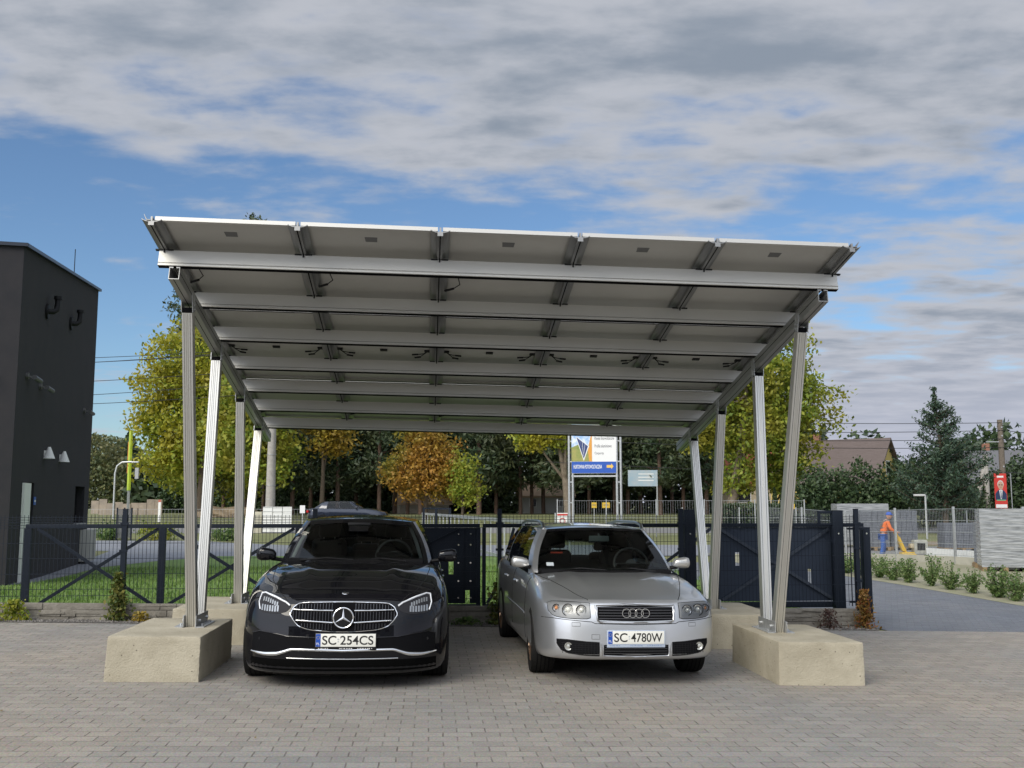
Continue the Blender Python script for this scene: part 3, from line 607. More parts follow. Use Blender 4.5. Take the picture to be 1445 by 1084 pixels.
# concrete foundation blocks
def cblock(s, v0, v1, u0, u1, dz):
    mb = MB(); c = ((s * (u0 + u1) / 2), (v0 + v1) / 2, .2); bm = bmesh.new()
    z0 = -.02
    vs = []
    for (a, b) in ((u0, v0), (u1, v0), (u1, v1), (u0, v1)):
        f = .012 if a == u1 else .004
        vs.append(((s * (a + (f if a == u1 else 0))), b - (.006 if b == v0 else -.006), z0))
    top = [(s * a, b, .4) for (a, b) in ((u0, v0), (u1, v0), (u1, v1), (u0, v1))]
    mb.add(vs + top, [(0, 1, 2, 3), (4, 5, 6, 7), (0, 1, 5, 4), (1, 2, 6, 5), (2, 3, 7, 6), (3, 0, 4, 7)])
    o = mb.build('foundation_block', CONC, cp, bevel=.010)
    # worn corners
    rr = random.Random(int(100 * (u0 + v0)) + s)
    bm = bmesh.new(); bm.from_mesh(o.data); bmesh.ops.subdivide_edges(bm, edges=[e for e in bm.edges if e.calc_length() > .25], cuts=14, use_grid_fill=True)
    for v in bm.verts:
        v.co += Vector((rr.gauss(0, .0012), rr.gauss(0, .0012), rr.gauss(0, .0012)))
        if v.co.z < .03 and rr.random() < .25: v.co.z += rr.uniform(.004, .014)
    bm.to_mesh(o.data); bm.free(); return o
for s in (-1, 1):
    cblock(s, .875, 2.34, 2.607, 3.408, 0); cblock(s, 3.27, 4.80, 2.635, 3.436, 0)
# legs with their brackets
lp = [(-.047, -.05), (-.012, -.05), (-.012, -.042), (-.004, -.042), (-.004, -.05), (.004, -.05), (.004, -.042), (.012, -.042), (.012, -.05), (.047, -.05), (.047, .05), (-.047, .05)]
for s in (-1, 1):
    for (vb, vt) in ((1.66, 1.05), (1.98, 2.43), (4.02, 3.88), (4.28, 5.26)):
        a = Vector((s * 2.862, vb, .405)); b = RF(s * 2.9, vt, -.361); d = b - a; dn = d.normalized(); ax = Vector((1, 0, 0)); ax = (ax - dn * ax.dot(dn)).normalized(); ay = dn.cross(ax) * (1 if dn.cross(ax).y > 0 else -1)
        mb = MB(); mb.prism(lp, a, ax, ay, d - dn * .075, 0)
        mb.prism([(-.036, -.04), (.036, -.04), (.036, .04), (-.036, .04)], b - dn * .08, ax, ay, dn * .05, 1)
        for x in (-.0275, .0275): mb.prism([(x - .0015, -.0515), (x + .0015, -.0515), (x + .0015, -.0495), (x - .0015, -.0495)], a, ax, ay, d - dn * .08, 1)
        lg = mb.build('leg', [ALU, DARK], cp, 30)
        mb = MB()
        for q in (-1, 1):
            mb.prism([(-.05, -.07), (.05, -.07), (.05, .11), (-.05, .11)], b + ax * q * .0505 - ax * .003, ay, dn, ax * .006)
            for zz_ in (-.04, .0): mb.cyl(b + ax * q * .05 + dn * zz_, b + ax * q * .066 + dn * zz_, .012, 6)
        mb.build('top_bracket', STEEL, lg)
    for (v, l) in ((1.80, .52), (4.13, .5)):
        mb = MB()
        for q in (-1, 1):
            mb.box((s * 2.862 + q * .058, v, .455), (.008, l, .11)); mb.box((s * 2.862 + q * .095, v, .405), (.08, l, .010))
            for vv in (-.16, .16): mb.cyl((s * 2.862 + q * .06, v + vv, .46), (s * 2.862 + q * .085, v + vv, .46), .013, 6); mb.cyl((s * 2.862 + q * .1, v + vv, .405), (s * 2.862 + q * .1, v + vv, .43), .013, 6)
        mb.each('base_bracket', STEEL, cp)

# ------------------------------------------------------------------ cars
def interp(xs, ys, x):
    if x <= xs[0]: return ys[0]
    for i in range(len(xs) - 1):
        if x <= xs[i + 1]:
            t = (x - xs[i]) / (xs[i + 1] - xs[i]); return ys[i] + (ys[i + 1] - ys[i]) * t
    return ys[-1]
def sm(xs, ys):
    # smooth (monotone cubic) curve through points
    n = len(xs); h = [xs[i + 1] - xs[i] for i in range(n - 1)]; dl = [(ys[i + 1] - ys[i]) / h[i] for i in range(n - 1)]
    m = [dl[0]] + [0 if dl[i - 1] * dl[i] <= 0 else 2 * dl[i - 1] * dl[i] / (dl[i - 1] + dl[i]) for i in range(1, n - 1)] + [dl[-1]]
    def f(x):
        if x <= xs[0]: return ys[0]
        if x >= xs[-1]: return ys[-1]
        i = max(k for k in range(n - 1) if xs[k] <= x); t = (x - xs[i]) / h[i]
        return (2 * t**3 - 3 * t**2 + 1) * ys[i] + (t**3 - 2 * t**2 + t) * h[i] * m[i] + (-2 * t**3 + 3 * t**2) * ys[i + 1] + (t**3 - t**2) * h[i] * m[i + 1]
    return f
def make_car(sp, root):
    W, Lc, D, n, Dr = sp['W'], sp['L'], sp['D'], sp['n'], sp['Dr']
    zs, cr, wd = sm(*sp['zside']), sm(*sp['crown']), sm(*sp['width'])
    zb = sm(*sp['zbot']); fi, si, ri = sm(*sp['fin']), sm(*sp['sin']), sm(*sp['rin'])
    out = []
    for k in range(19):
        t = (k / 18) * math.pi / 2; out.append((W * math.sin(t) ** (2 / n), D * (1 - max(0, math.cos(t)) ** (2 / n))))
    for k in range(1, 34): out.append((W, D + (Lc - Dr - D) * k / 34))
    for k in range(13):
        t = (k / 12) * math.pi / 2; out.append((W * math.cos(t) ** (2 / 3), Lc - Dr + Dr * math.sin(t) ** (2 / 3)))
    zt = lambda x, y: zs(y) + cr(y) * (1 - min(1, abs(x) / W) ** sp.get('cp', 3.2)) + sp['dome'] * math.exp(-((abs(x) - .30 - .10 * min(1, y)) / .055) ** 2) * sstep(.2, 1.0, y) * (1 - sstep(1.6, 1.9, y))
    HL = sp['levels']; rings = []
    for h in HL:
        rg = []
        for (x, y) in out:
            fr = max(0, 1 - y / D) ** .8; rr = max(0, 1 - (Lc - y) / Dr) ** .8; side = (x / W) ** 2
            x2 = (x - si(h) * side * (1 - .0 * fr)) * (wd(y)); y2 = y + fi(h) * fr - ri(h) * rr
            b = zb(y); z = b + (zt(x2, y2) - b) * h; rg.append((x2, y2, z))
        rings.append(rg)
    M_ = len(out); V = []; Fc = []; mi = []
    idx = {}
    def vid(k, j, s):
        if j in (0, M_ - 1): s = 1
        key = (k, j, s)
        if key not in idx: x, y, z = rings[k][j]; idx[key] = len(V); V.append((x * s if j not in (0, M_ - 1) else 0, y, z))
        return idx[key]
    K = len(HL)
    for s in (1, -1):
        for k in range(K - 1):
            for j in range(M_ - 1):
                f = (vid(k, j, s), vid(k, j + 1, s), vid(k + 1, j + 1, s), vid(k + 1, j, s)); Fc.append(f); mi.append(0)
    NX = 48
    def row(k, j, top):
        x, y, z = rings[k][j]
        if j in (0, M_ - 1): return [vid(k, j, 1)]
        r = [vid(k, j, -1)]
        for q in range(1, NX): xx = x * (-1 + 2 * q / NX); r.append(len(V)); V.append((xx, y, zt(xx, y) if top else z))
        return r + [vid(k, j, 1)]
    for top, k in ((True, K - 1), (False, 0)):
        rows = [row(k, j, top) for j in range(M_)]
        for j in range(M_ - 1):
            a, b = rows[j], rows[j + 1]; yc = (rings[k][j][1] + rings[k][min(j + 1, M_ - 1)][1]) / 2
            for q in range(max(len(a), len(b)) - 1):
                if len(a) == 1: f = (a[0], b[q], b[q + 1])
                elif len(b) == 1: f = (a[q], b[0], a[q + 1])
                else: f = (a[q], b[q], b[q + 1], a[q + 1])
                Fc.append(f); xm = abs(sum(V[i][0] for i in f) / len(f))
                mi.append((1 if top and sp['cab'][0] < yc < sp['cab'][1] and xm < sp['cabw'] else 0) if top else 1)
    me = bpy.data.meshes.new('body'); me.from_pydata(V, [], Fc)
    for m in (sp['paint'], CABIN): me.materials.append(m)
    me.polygons.foreach_set('material_index', mi)
    bm = bmesh.new(); bm.from_mesh(me); bmesh.ops.remove_doubles(bm, verts=bm.verts, dist=1e-5); bmesh.ops.recalc_face_normals(bm, faces=bm.faces); bm.to_mesh(me); bm.free()
    body = link('body', me, root)
    BV = BVHTree.FromPolygons([v.co.copy() for v in me.vertices], [tuple(p.vertices) for p in me.polygons])
    # wheel arches
    cut = MB()
    for y in sp['axles']:
        for s in (-1, 1): cut.cyl((s * (W - .34), y, sp['wr']), (s * (W + .2), y, sp['wr']), sp['wr'] + sp['gap'], 40)
    bb = bmesh.new(); cme = bpy.data.meshes.new('c'); cme.from_pydata(cut.v, [], cut.f); bb.from_mesh(cme); bmesh.ops.recalc_face_normals(bb, faces=bb.faces); bb.to_mesh(cme); bb.free(); cme.materials.append(CABIN)
    co = link('c', cme); md = body.modifiers.new('b', 'BOOLEAN'); md.object = co; md.operation = 'DIFFERENCE'; md.solver = 'EXACT'
    try: md.material_mode = 'TRANSFER'
    except Exception: pass
    bpy.context.view_layer.update(); me2 = bpy.data.meshes.new_from_object(body.evaluated_get(bpy.context.evaluated_depsgraph_get()))
    body.modifiers.clear(); body.data = me2; bpy.data.objects.remove(co); me2.name = 'body'
    me2.polygons.foreach_set('use_smooth', [True] * len(me2.polygons)); me2.set_sharp_from_angle(angle=R(38))
    return body, BV, zt
def hit(BV, o, d, off=.0):
    p, nn, i, ds = BV.ray_cast(Vector(o), Vector(d).normalized())
    if p is None: return None
    if nn.dot(Vector(d)) > 0: nn = -nn
    return p + nn * off
def fpt(BV, x, z, off=.0):
    p = hit(BV, (x, -1.5, z), (0, 1, 0), off)
    if p is None: p = hit(BV, (x * .97, -1.5, z), (0, 1, 0), off) or Vector((x, .5, z))
    return p
def patch(name, BV, x0, x1, top, bot, m, parent, off=.004, nx=24, nz=8, skirt=.02, mirror=False):
    res = []
    for s in ((1, -1) if mirror else (1,)):
        mb = MB(); g = []
        for i in range(nx + 1):
            x = x0 + (x1 - x0) * i / nx; g.append([fpt(BV, s * x, bot(x) + (top(x) - bot(x)) * k / nz, off) for k in range(nz + 1)])
        vs = [p for c in g for p in c]; k1 = nz + 1; fs = [(i * k1 + k, (i + 1) * k1 + k, (i + 1) * k1 + k + 1, i * k1 + k + 1) for i in range(nx) for k in range(nz)]
        bd = [(i, 0) for i in range(nx + 1)] + [(nx, k) for k in range(1, nz + 1)] + [(i, nz) for i in range(nx - 1, -1, -1)] + [(0, k) for k in range(nz - 1, 0, -1)]
        b = len(vs)
        for (i, k) in bd: vs.append(g[i][k] + Vector((0, skirt, 0)))
        for q in range(len(bd)):
            i, k = bd[q]; i2, k2 = bd[(q + 1) % len(bd)]; fs.append((i * k1 + k, i2 * k1 + k2, b + (q + 1) % len(bd), b + q))
        mb.add(vs, fs); res.append(mb.build(name, m, parent, 50))
    return res if mirror else res[0]
def ftube(mb, BV, pts, r, off=.0, close=False, n=6, mi=0, sx=1, dens=.03):
    P = []; pts = list(pts) + ([pts[0]] if close else [])
    for a, b in zip(pts[:-1], pts[1:]):
        k = max(1, int(math.hypot(b[0] - a[0], b[1] - a[1]) / dens))
        for q in range(k): t = q / k; P.append(fpt(BV, sx * (a[0] + (b[0] - a[0]) * t), a[1] + (b[1] - a[1]) * t, off))
    P.append(fpt(BV, sx * pts[-1][0], pts[-1][1], off)); mb.tube(P, r, n, mi); return P
def tline(BV, pts, r, name, m, parent, d=(0, 0, -1), off=.0, n=20):
    mb = MB()
    for s in (1, -1):
        P = []
        for a, b in zip(pts[:-1], pts[1:]):
            for q in range(n):
                t = q / n; o = Vector(a).lerp(Vector(b), t); o.x *= s; dd = Vector(d); dd.x *= s
                p = hit(BV, o, dd, off)
                if p: P.append(p)
        if len(P) > 1: mb.tube(P, r, 5)
    return mb.build(name, m, parent, 60)
def greenhouse(sp, root, zt):
    """glass, pillars and roof from a base loop and a roof loop"""
    st = sp['gh']; nt_ = 8; xm = max(q[2] for q in st); zr, crr = sm(*sp['roofz']), sp['roofcr']
    rt = lambda x, y: zr(y) + crr * (1 - (abs(x) / xm) ** 2.2)
    pts = []
    for (bx, by, tx, ty, cls) in st:
        b = Vector((bx, by, zt(bx, by) - .015)); t = Vector((tx, ty, rt(tx, ty))); c = []
        for k in range(nt_ + 1):
            f = k / nt_; p = b.lerp(t, f); bul = sp['bulge'] * math.sin(math.pi * f); side = min(1, bx / .6); p.x += bul * side * (1 if bx > 0 else 0)
            if by < 2.2: p.y -= bul * (1 - side) * 1.2
            elif by > 3.6: p.y += bul * (1 - side) * .8
            c.append(p)
        pts.append(c)
    groups = {}
    for s in (1, -1):
        run = 0
        for i in range(len(st) - 1):
            cls = st[i][4]; a, b = pts[i], pts[i + 1]; run += (i > 0 and st[i - 1][4] != cls); mb = groups.setdefault((cls, (s, run) if cls not in ('windscreen', 'rear_window') else 0), MB())
            vs = [(p.x * s, p.y, p.z) for p in a] + [(p.x * s, p.y, p.z) for p in b]
            mb.add(vs, [(k, nt_ + 1 + k, nt_ + 2 + k, k + 1) for k in range(nt_)])
    for (cls, s), mb in groups.items():
        m = sp['paint'] if cls == 'pillar' else (sp['trim'] if cls == 'window_trim' else (WGLASS if cls in ('windscreen', 'rear_window') else sp['sglass']))
        mb.build(cls, m, root, 60)
    mb = MB(); NX = 24; rows = []
    for i in range(len(st)):
        tx, ty = st[i][2], st[i][3]
        if tx == 0: rows.append([Vector((0, ty, rt(0, ty)))]); continue
        rows.append([Vector((tx * (-1 + 2 * q / NX), ty, rt(tx * (-1 + 2 * q / NX), ty))) for q in range(NX + 1)])
    for a, b in zip(rows[:-1], rows[1:]):
        if len(a) == 1: mb.add(a + b, [(0, q + 1, q + 2) for q in range(NX)])
        elif len(b) == 1: mb.add(a + b, [(q, NX + 1, q + 1) for q in range(NX)])
        else: mb.add(a + b, [(q, NX + 1 + q, NX + 2 + q, q + 1) for q in range(NX)])
    bm = mb.build('roof', sp['paint'], root, 60)
    # headliner just under the roof
    mb2 = MB(); mb2.add([(v[0] * .97, v[1], v[2] - .03) for v in mb.v], mb.f); mb2.build('headliner', mat('headliner', (.35, .34, .32), .9), root, 60)
    # black frit band round the windscreen, and pillar edges
    return rt, pts
def wheel(root, x, y, r, wdt, s, spokes, tm=TYRE, rimm=None, steer=0.0):
    e = link('wheel', None, root); e.empty_display_size = .1; e.location = (x, y, r); e.rotation_euler = (0, 0, steer)
    h = wdt / 2; ri = r * .66
    mb = MB(); mb.lathe([(ri, -h * .9), (r * .80, -h), (r * .955, -h * .94), (r * .995, -h * .72), (r, 0), (r * .995, h * .72), (r * .955, h * .94), (r * .80, h), (ri, h * .9)], (0, 0, 0), 'x', 48)
    for q in (-.5, -.17, .17, .5): mb.lathe([(r * 1.0005, q * h - .004), (r * 1.002, q * h), (r * 1.0005, q * h + .004)], (0, 0, 0), 'x', 48, 1)
    mb.build('tyre', [tm, DARK], e, 50)
    mb = MB(); o = s * h * .86; rm = rimm or SATIN
    mb.lathe([(ri * 1.02, o), (ri * .97, o + s * .004), (ri * .94, o - s * .012), (ri * .92, -s * h * .6), (ri * 1.0, -s * h * .9)], (0, 0, 0), 'x', 40, 0)
    mb.lathe([(ri * .93, s * h * .15), (.02, s * h * .15)], (0, 0, 0), 'x', 30, 1)
    for k in range(spokes):
        a = 2 * math.pi * k / spokes; c, sn_ = math.cos(a), math.sin(a)
        for dw in (-.012, .012):
            p0 = Vector((o - s * .02, c * .05 - sn_ * dw, sn_ * .05 + c * dw)); p1 = Vector((o - s * .005, c * ri * .96 - sn_ * dw * 2.2, sn_ * ri * .96 + c * dw * 2.2)); mb.bar(p0, p1, .020, .022, up=(1, 0, 0))
    mb.cyl((o - s * .03, 0, 0), (o, 0, 0), .055, 20)
    mb.build('rim', [rm, DARK], e, 40); return e
def seat(root, x, y, z, m, head=True, w=.44):
    e = link('seat', None, root); e.location = (x, y, z); e.rotation_euler = (R(12), 0, 0)
    def cush(nm, c, d, bev):
        bm = bmesh.new(); bmesh.ops.create_cube(bm, size=1); bmesh.ops.scale(bm, vec=d, verts=bm.verts); bmesh.ops.translate(bm, vec=c, verts=bm.verts)
        for v in bm.verts:
            if v.co.z > c[2]: v.co.x *= .86
        bmesh.ops.bevel(bm, geom=bm.edges[:], offset=bev, segments=4, profile=.5, affect='EDGES'); me = bpy.data.meshes.new(nm); bm.to_mesh(me); bm.free(); me.materials.append(m)
        me.polygons.foreach_set('use_smooth', [True] * len(me.polygons)); link(nm, me, e)
    cush('backrest', (0, 0, -.12), (w, .12, .50), .05)
    if head:
        cush('headrest', (0, .01, .235), (.25, .09, .17), .035)
        MB().cyl((-.06, 0, .1), (-.06, 0, .17), .006, 6).cyl((.06, 0, .1), (.06, 0, .17), .006, 6).each('headrest_post', SATIN, e)
def steering(root, x, y, z, r=.185):
    mb = MB(); mb.ring((0, 0, 0), r, .014, 'z', 32, 8); mb.cyl((0, 0, -.03), (0, 0, .01), .06, 16); mb.bar((-r, 0, 0), (r, 0, 0), .03, .012); mb.bar((0, 0, 0), (0, -r, 0), .03, .012)
    o = mb.build('steering_wheel', mat('wheel_leather', (.05, .05, .05), .4), root, 50); o.location = (x, y, z); o.rotation_euler = (R(66), 0, 0)
def mirror(root, BV, x, y, z, s, m, wd=.23, ht=.13):
    # rounded shell: wide at the top outer end, tapering inwards
    mb = MB(); prof = []
    n = 18; secs = [(0, .42, -.01), (.12, .72, 0), (.4, .92, .0), (.75, 1.0, .004), (.93, .86, .004), (1, .45, .0)]
    vs = []; fs = []
    for (t, sc, dz) in secs:
        for k in range(n):
            a = 2 * math.pi * k / n; yy = math.cos(a); zz2 = math.sin(a); q = .55
            yy = math.copysign(abs(yy) ** q, yy); zz2 = math.copysign(abs(zz2) ** (.8), zz2)
            vs.append((s * (wd * t), yy * .06 * (sc ** .7) - .02 * (1 - t), zz2 * ht / 2 * sc + dz))
    for i in range(len(secs) - 1):
        for k in range(n): fs.append((i * n + k, i * n + (k + 1) % n, (i + 1) * n + (k + 1) % n, (i + 1) * n + k))
    fs += [tuple(range(n)), tuple(range((len(secs) - 1) * n, len(secs) * n))]
    mb.add(vs, fs); o = mb.build('wing_mirror', m, root, 60); o.location = (x, y, z)
    mb = MB(); mb.tube([(s * -.13, .03, -.07), (s * -.04, .02, -.055), (s * .05, .0, -.04)], [.018, .018, .022], 8); mb.box((s * .12, .062, 0), (wd * .75, .004, ht * .7)); mb.build('mirror_stalk', RUB, o, 50)
    return o
def plate(root, BV, x, z, w_, h_, txt, frame, tail=0.0):
    y = min(fpt(BV, x - w_ / 2, z).y, fpt(BV, x, z).y, fpt(BV, x + w_ / 2, z).y, fpt(BV, x, z + h_ / 2).y) - .014
    mb = MB(); mb.box((x, y + .006, z - .012), (w_ + .016, .010, h_ + .038 + .0)); fr = mb.build('plate_holder', frame, root, bevel=.003)
    o = MB().box((x, y - .001, z), (w_, .004, h_)).build('number_plate', WHITEP, root, bevel=.0015)
    MB().box((x - w_ / 2 + .021, y - .0035, z), (.040, .0012, h_ - .003)).build('country_band', BLUEP, o)
    text('country_code', 'PL', WHITE, o, (x - w_ / 2 + .021, y - .0046, z - h_ * .28), FRONT, width=.026)
    mb = MB()
    for k in range(12): a = 2 * math.pi * k / 12; mb.box((x - w_ / 2 + .021 + .0125 * math.cos(a), y - .0046, z + h_ * .2 + .0125 * math.sin(a)), (.003, .0008, .003))
    mb.build('stars', mat('star_yellow', (.7, .55, .02), .5), o)
    a, b = txt
    text('registration', a, INK, o, (x - w_ * .275, y - .004, z), FRONT, width=w_ * .235, height=h_ * .70, bold=.012)
    text('registration', b, INK, o, (x + w_ * .185, y - .004, z), FRONT, width=w_ * .555, height=h_ * .70, bold=.012)
    MB().cyl((x - w_ * .125, y - .0030, z + .008), (x - w_ * .125, y - .0042, z + .008), .007, 12).cyl((x - w_ * .125, y - .003, z - .012), (x - w_ * .125, y - .0042, z - .012), .006, 12).build('seal', mat('seal_grey', (.45, .47, .48), .5), o)
    mb = MB(); rr = random.Random(len(a + b))
    for seg in ((-.45, -.28), (-.10, .10), (.2, .45)):
        q = seg[0]
        while q < seg[1]: l = rr.uniform(.012, .03); mb.box((x + q * w_, y - .0006, z - h_ / 2 - .014), (l * w_ * .8, .002, .007)); q += l + .012
    mb.build('dealer_line', WHITE if frame is RUB else mat('frame_blue', (.2, .28, .45), .5), fr)
    return o

# ---- black saloon
MX, MY = -1.448, 8.9
mc = thing('parked_car', 'shiny black saloon with oval chrome grille and star badge under the carport', 'car', (MX, MY, gz(MX, MY + .8) + .012), (0, .012, .09), 'cars parked under the carport')
SPM = dict(dome=.014, W=.918, L=4.92, D=.72, n=2.75, Dr=.6, paint=PAINTB, trim=CHROME, sglass=SGLASS, wr=.338, gap=.045, axles=(.85, 3.79),
    levels=[0, .04, .10, .18, .27, .36, .46, .56, .66, .76, .84, .90, .945, .975, .992, 1.0],
    zside=([0, .25, .6, 1.0, 1.5, 2.0, 3.0, 4.2, 4.92], [.66, .70, .80, .885, .945, .965, .985, .99, .96]),
    crown=([0, .3, .8, 1.3, 1.7, 2.5, 4.2, 4.92], [.105, .125, .105, .075, .05, .03, .05, .05]), cp=3.0,
    width=([0, .6, .95, 1.5, 2.2, 3.4, 3.8, 4.92], [1, 1.0, 1.005, .985, .975, .985, 1.0, .97]),
    zbot=([0, .5, .9, 3.6, 4.3, 4.92], [.12, .13, .17, .19, .22, .26]),
    fin=([0, .05, .12, .3, .5, .7, .85, .95, 1], [.09, .035, .012, 0, .005, .018, .045, .09, .15]),
    sin=([0, .06, .2, .5, .7, .85, .94, .98, 1], [.06, .025, .01, 0, .004, .02, .05, .085, .12]),
    rin=([0, .2, .5, .8, 1], [.06, 0, 0, .03, .09]), cab=(1.42, 4.3), cabw=.76,
    gh=[(0, 1.40, 0, 2.08, 'windscreen'), (.2, 1.415, .17, 2.085, 'windscreen'), (.4, 1.46, .33, 2.105, 'windscreen'), (.58, 1.545, .455, 2.14, 'windscreen'), (.69, 1.63, .525, 2.185, 'pillar'), (.735, 1.70, .560, 2.24, 'pillar'), (.775, 1.80, .585, 2.32, 'side_window'), (.80, 2.2, .605, 2.55, 'side_window'), (.81, 2.78, .615, 2.88, 'window_trim'), (.81, 2.86, .615, 2.94, 'side_window'), (.80, 3.6, .60, 3.5, 'pillar'), (.76, 4.05, .56, 3.72, 'pillar'), (.66, 4.33, .50, 3.82, 'rear_window'), (.4, 4.42, .33, 3.88, 'rear_window'), (0, 4.46, 0, 3.9, 'rear_window')],
    roofz=([2.0, 2.4, 2.9, 3.5, 3.9], [1.362, 1.395, 1.408, 1.39, 1.345]), roofcr=.05, bulge=.03)
body, BV, zt = make_car(SPM, mc); rt, gp = greenhouse(SPM, mc, zt)
# grille
gtop = sm([-.455, -.43, -.37, -.25, 0, .25, .37, .43, .455], [.64, .69, .723, .731, .735, .731, .723, .69, .64])
gbot = sm([-.455, -.43, -.37, -.25, 0, .25, .37, .43, .455], [.63, .59, .535, .505, .492, .505, .535, .59, .63])
gr = patch('grille', BV, -.452, .452, gtop, gbot, DARK, mc, .004, 50, 10)
oval = [(x, gtop(x)) for x in np.linspace(-.453, .453, 40)] + [(x, gbot(x)) for x in np.linspace(.453, -.453, 40)]
mb = MB(); ftube(mb, BV, oval, .0062, .004, True); mb.build('grille_surround', CHROME, gr, 60)
mb = MB()
for s in (-1, 1):
    for z0, z1, x1 in ((.665, .669, .425), (.567, .585, .405)): ftube(mb, BV, [(s * .09, z0), (s * x1, z1)], .0055, .012)
mb.each('grille_bar', CHROME, gr, 60)
mb = MB()
for k in range(-17, 18):
    x = k * .0252 + .0001
    if abs(x) < .085: continue
    hi, lo = gtop(x) - .012, gbot(x) + .012
    for a, b in ((.676, hi), (.58, .658), (lo, .560)):
        if b - a > .012: ftube(mb, BV, [(x, a), (x, b)], (.0032 if a > .6 else .0022), .005, n=4)
mb.each('grille_slat', mat('slat_satin', (.22, .22, .23), .35, 1.0), gr, 60)
yb = fpt(BV, 0, .612).y - .03
mb = MB(); mb.lathe([(.082, .012), (.078, 0), (.0, -.002)], (0, yb, .611), 'y', 36); o = mb.build('badge', BLKGL, gr, 40)
mb = MB(); mb.ring((0, yb - .002, .611), .084, .0068, 'y', 44, 8)
for a in (90, 210, 330):
    c, s_ = math.cos(R(a)), math.sin(R(a)); p = Vector((0, yb - .006, .611)); q = p + Vector((c, 0, s_)) * .082; n_ = Vector((-s_, 0, c)) * .011
    mb.add([p + n_, p - n_, q, p + Vector((0, -.008, 0)) + Vector((c, 0, s_)) * .004], [(0, 1, 2), (0, 3, 2), (1, 3, 2), (0, 1, 3)])
mb.build('star', CHROME, o, 30)
# headlights
hx = [.452, .50, .60, .70, .755]; hlt = sm(hx, [.700, .735, .772, .798, .785]); hlb = sm(hx, [.690, .648, .632, .636, .665])
for s, o in zip((1, -1), patch('headlight', BV, .455, .753, hlt, hlb, mat('headlight_housing', (.03, .03, .034), .6, .0, spec=.1), mc, .003, 20, 8, mirror=True)):
    mb = MB(); ftube(mb, BV, [(.462, .702), (.50, .727), (.60, .764), (.70, .789), (.738, .782)], .0085, .007, sx=s); ftube(mb, BV, [(.738, .782), (.748, .72), (.728, .66)], .006, .007, sx=s)
    mb.build('daytime_light', mat('drl_lens', (.80, .82, .85), .2), o, 60)
    mb = MB()
    for r_, (zz1, zz2, a0, a1) in enumerate(((.712, .748, .565, .715), (.650, .694, .555, .72))):
        for k in range(7):
            x = a0 + (a1 - a0) * (k + .5) / 7; e = (a1 - a0) / 7 * .36; zc = hlt(x) - .055 if r_ == 0 else hlb(x) + .04; hz = .016 if r_ == 0 else .024
            g4 = [fpt(BV, s * (x + q[0] * e), zc + q[1] * hz, .0055 + .004 * q[2]) for q in ((-1, -1, 1), (1, -1, 0), (1, 1, 0), (-1, 1, 1))]; mb.add(g4, [(0, 1, 2, 3)])
    mb.each('reflector', mat('reflector', (.46, .48, .50), .25, .5), o)
# lower bumper: dark intake, chrome blade
itop = sm([0, .24, .47, .62, .72, .80], [.440, .440, .447, .472, .480, .455]); ibot = sm([0, .24, .45, .56, .70, .80], [.345, .352, .345, .305, .300, .305])
patch('air_intake', BV, -.79, .79, lambda x: itop(abs(x)), lambda x: ibot(abs(x)), mat('intake_mesh', (.005, .005, .006), .6, spec=.08), mc, .003, 60, 5)
mb = MB(); ftube(mb, BV, [(-.79, .462), (-.72, .483), (-.62, .475), (-.47, .449), (-.24, .443), (0, .442), (.24, .443), (.47, .449), (.62, .475), (.72, .483), (.79, .462)], .006, .003); mb.build('intake_trim', PAINTB, mc, 60)
ct = sm([0, .22, .42, .50, .56, .66, .80], [.347, .353, .357, .340, .322, .312, .318]); cb = sm([0, .22, .42, .50, .56, .66, .80], [.326, .331, .330, .302, .285, .282, .297])
mb = MB(); xs_ = list(np.linspace(-.795, .795, 61)); Pb = [fpt(BV, x, (ct(abs(x)) + cb(abs(x))) / 2, .004) for x in xs_]; mb.tube(Pb, [.0125 + .007 * math.exp(-((abs(x) - .60) / .11) ** 2) - .006 * sstep(.70, .795, abs(x)) for x in xs_], 12); mb.build('chrome_blade', CHROME, mc, 80)
mb = MB(); ftube(mb, BV, [(-.47, .270), (0, .266), (.47, .270)], .0045, .006); mb.build('lower_chrome_strip', SATIN, mc, 60)
patch('lower_intake', BV, -.80, .80, lambda x: .258, lambda x: .128, mat('lower_black', (.003, .003, .003), .7, spec=.04), mc, .003, 40, 3)
mb = MB()
for s in (-1, 1):
    for x, z in ((.72, .42), (.30, .46)): p = fpt(BV, s * x, z, .0); mb.cyl(p, p + Vector((0, -.006, 0)), .012, 12)
mb.each('parking_sensor', RUB, mc, 40)
plate(mc, BV, .027, .425, .505, .108, ('SC', '254CS'), RUB)
p = hit(BV, (0, .17, 2), (0, 0, -1)); mb = MB(); mb.lathe([(.0, .006), (.026, .005), (.031, 0)], (0, 0, 0), 'z', 24); o = mb.build('bonnet_badge', CHROME, mc, 50); o.location = p; o.rotation_euler = (R(16), 0, 0)
GAP = mat('shut_line', (.004, .004, .004), .8)
tline(BV, [(.47, .10, 2), (.60, .30, 2), (.70, .7, 2), (.74, 1.2, 2), (.72, 1.5, 2)], .0035, 'bonnet_gap', GAP, mc)
tline(BV, [(0, .10, 2), (.25, .105, 2), (.47, .14, 2)], .003, 'bonnet_front_gap', GAP, mc)
for s in (-1, 1): mirror(mc, BV, s * .83, 1.83, 1.055, s, PAINTB, .195, .135)
for y in SPM['axles']:
    for s in (-1, 1): wheel(mc, s * .80, y, .338, .245, s, 10)
mb = MB()   # wipers and cowl
for x0, x1 in ((-.55, -.02), (.0, .5)): mb.tube([(x0, 1.52, zt(x0, 1.52) + .02), ((x0 + x1) / 2, 1.47, zt(0, 1.45) + .035), (x1, 1.44, zt(x1, 1.44) + .02)], .008, 6)
mb.each('wiper', RUB, mc, 60)
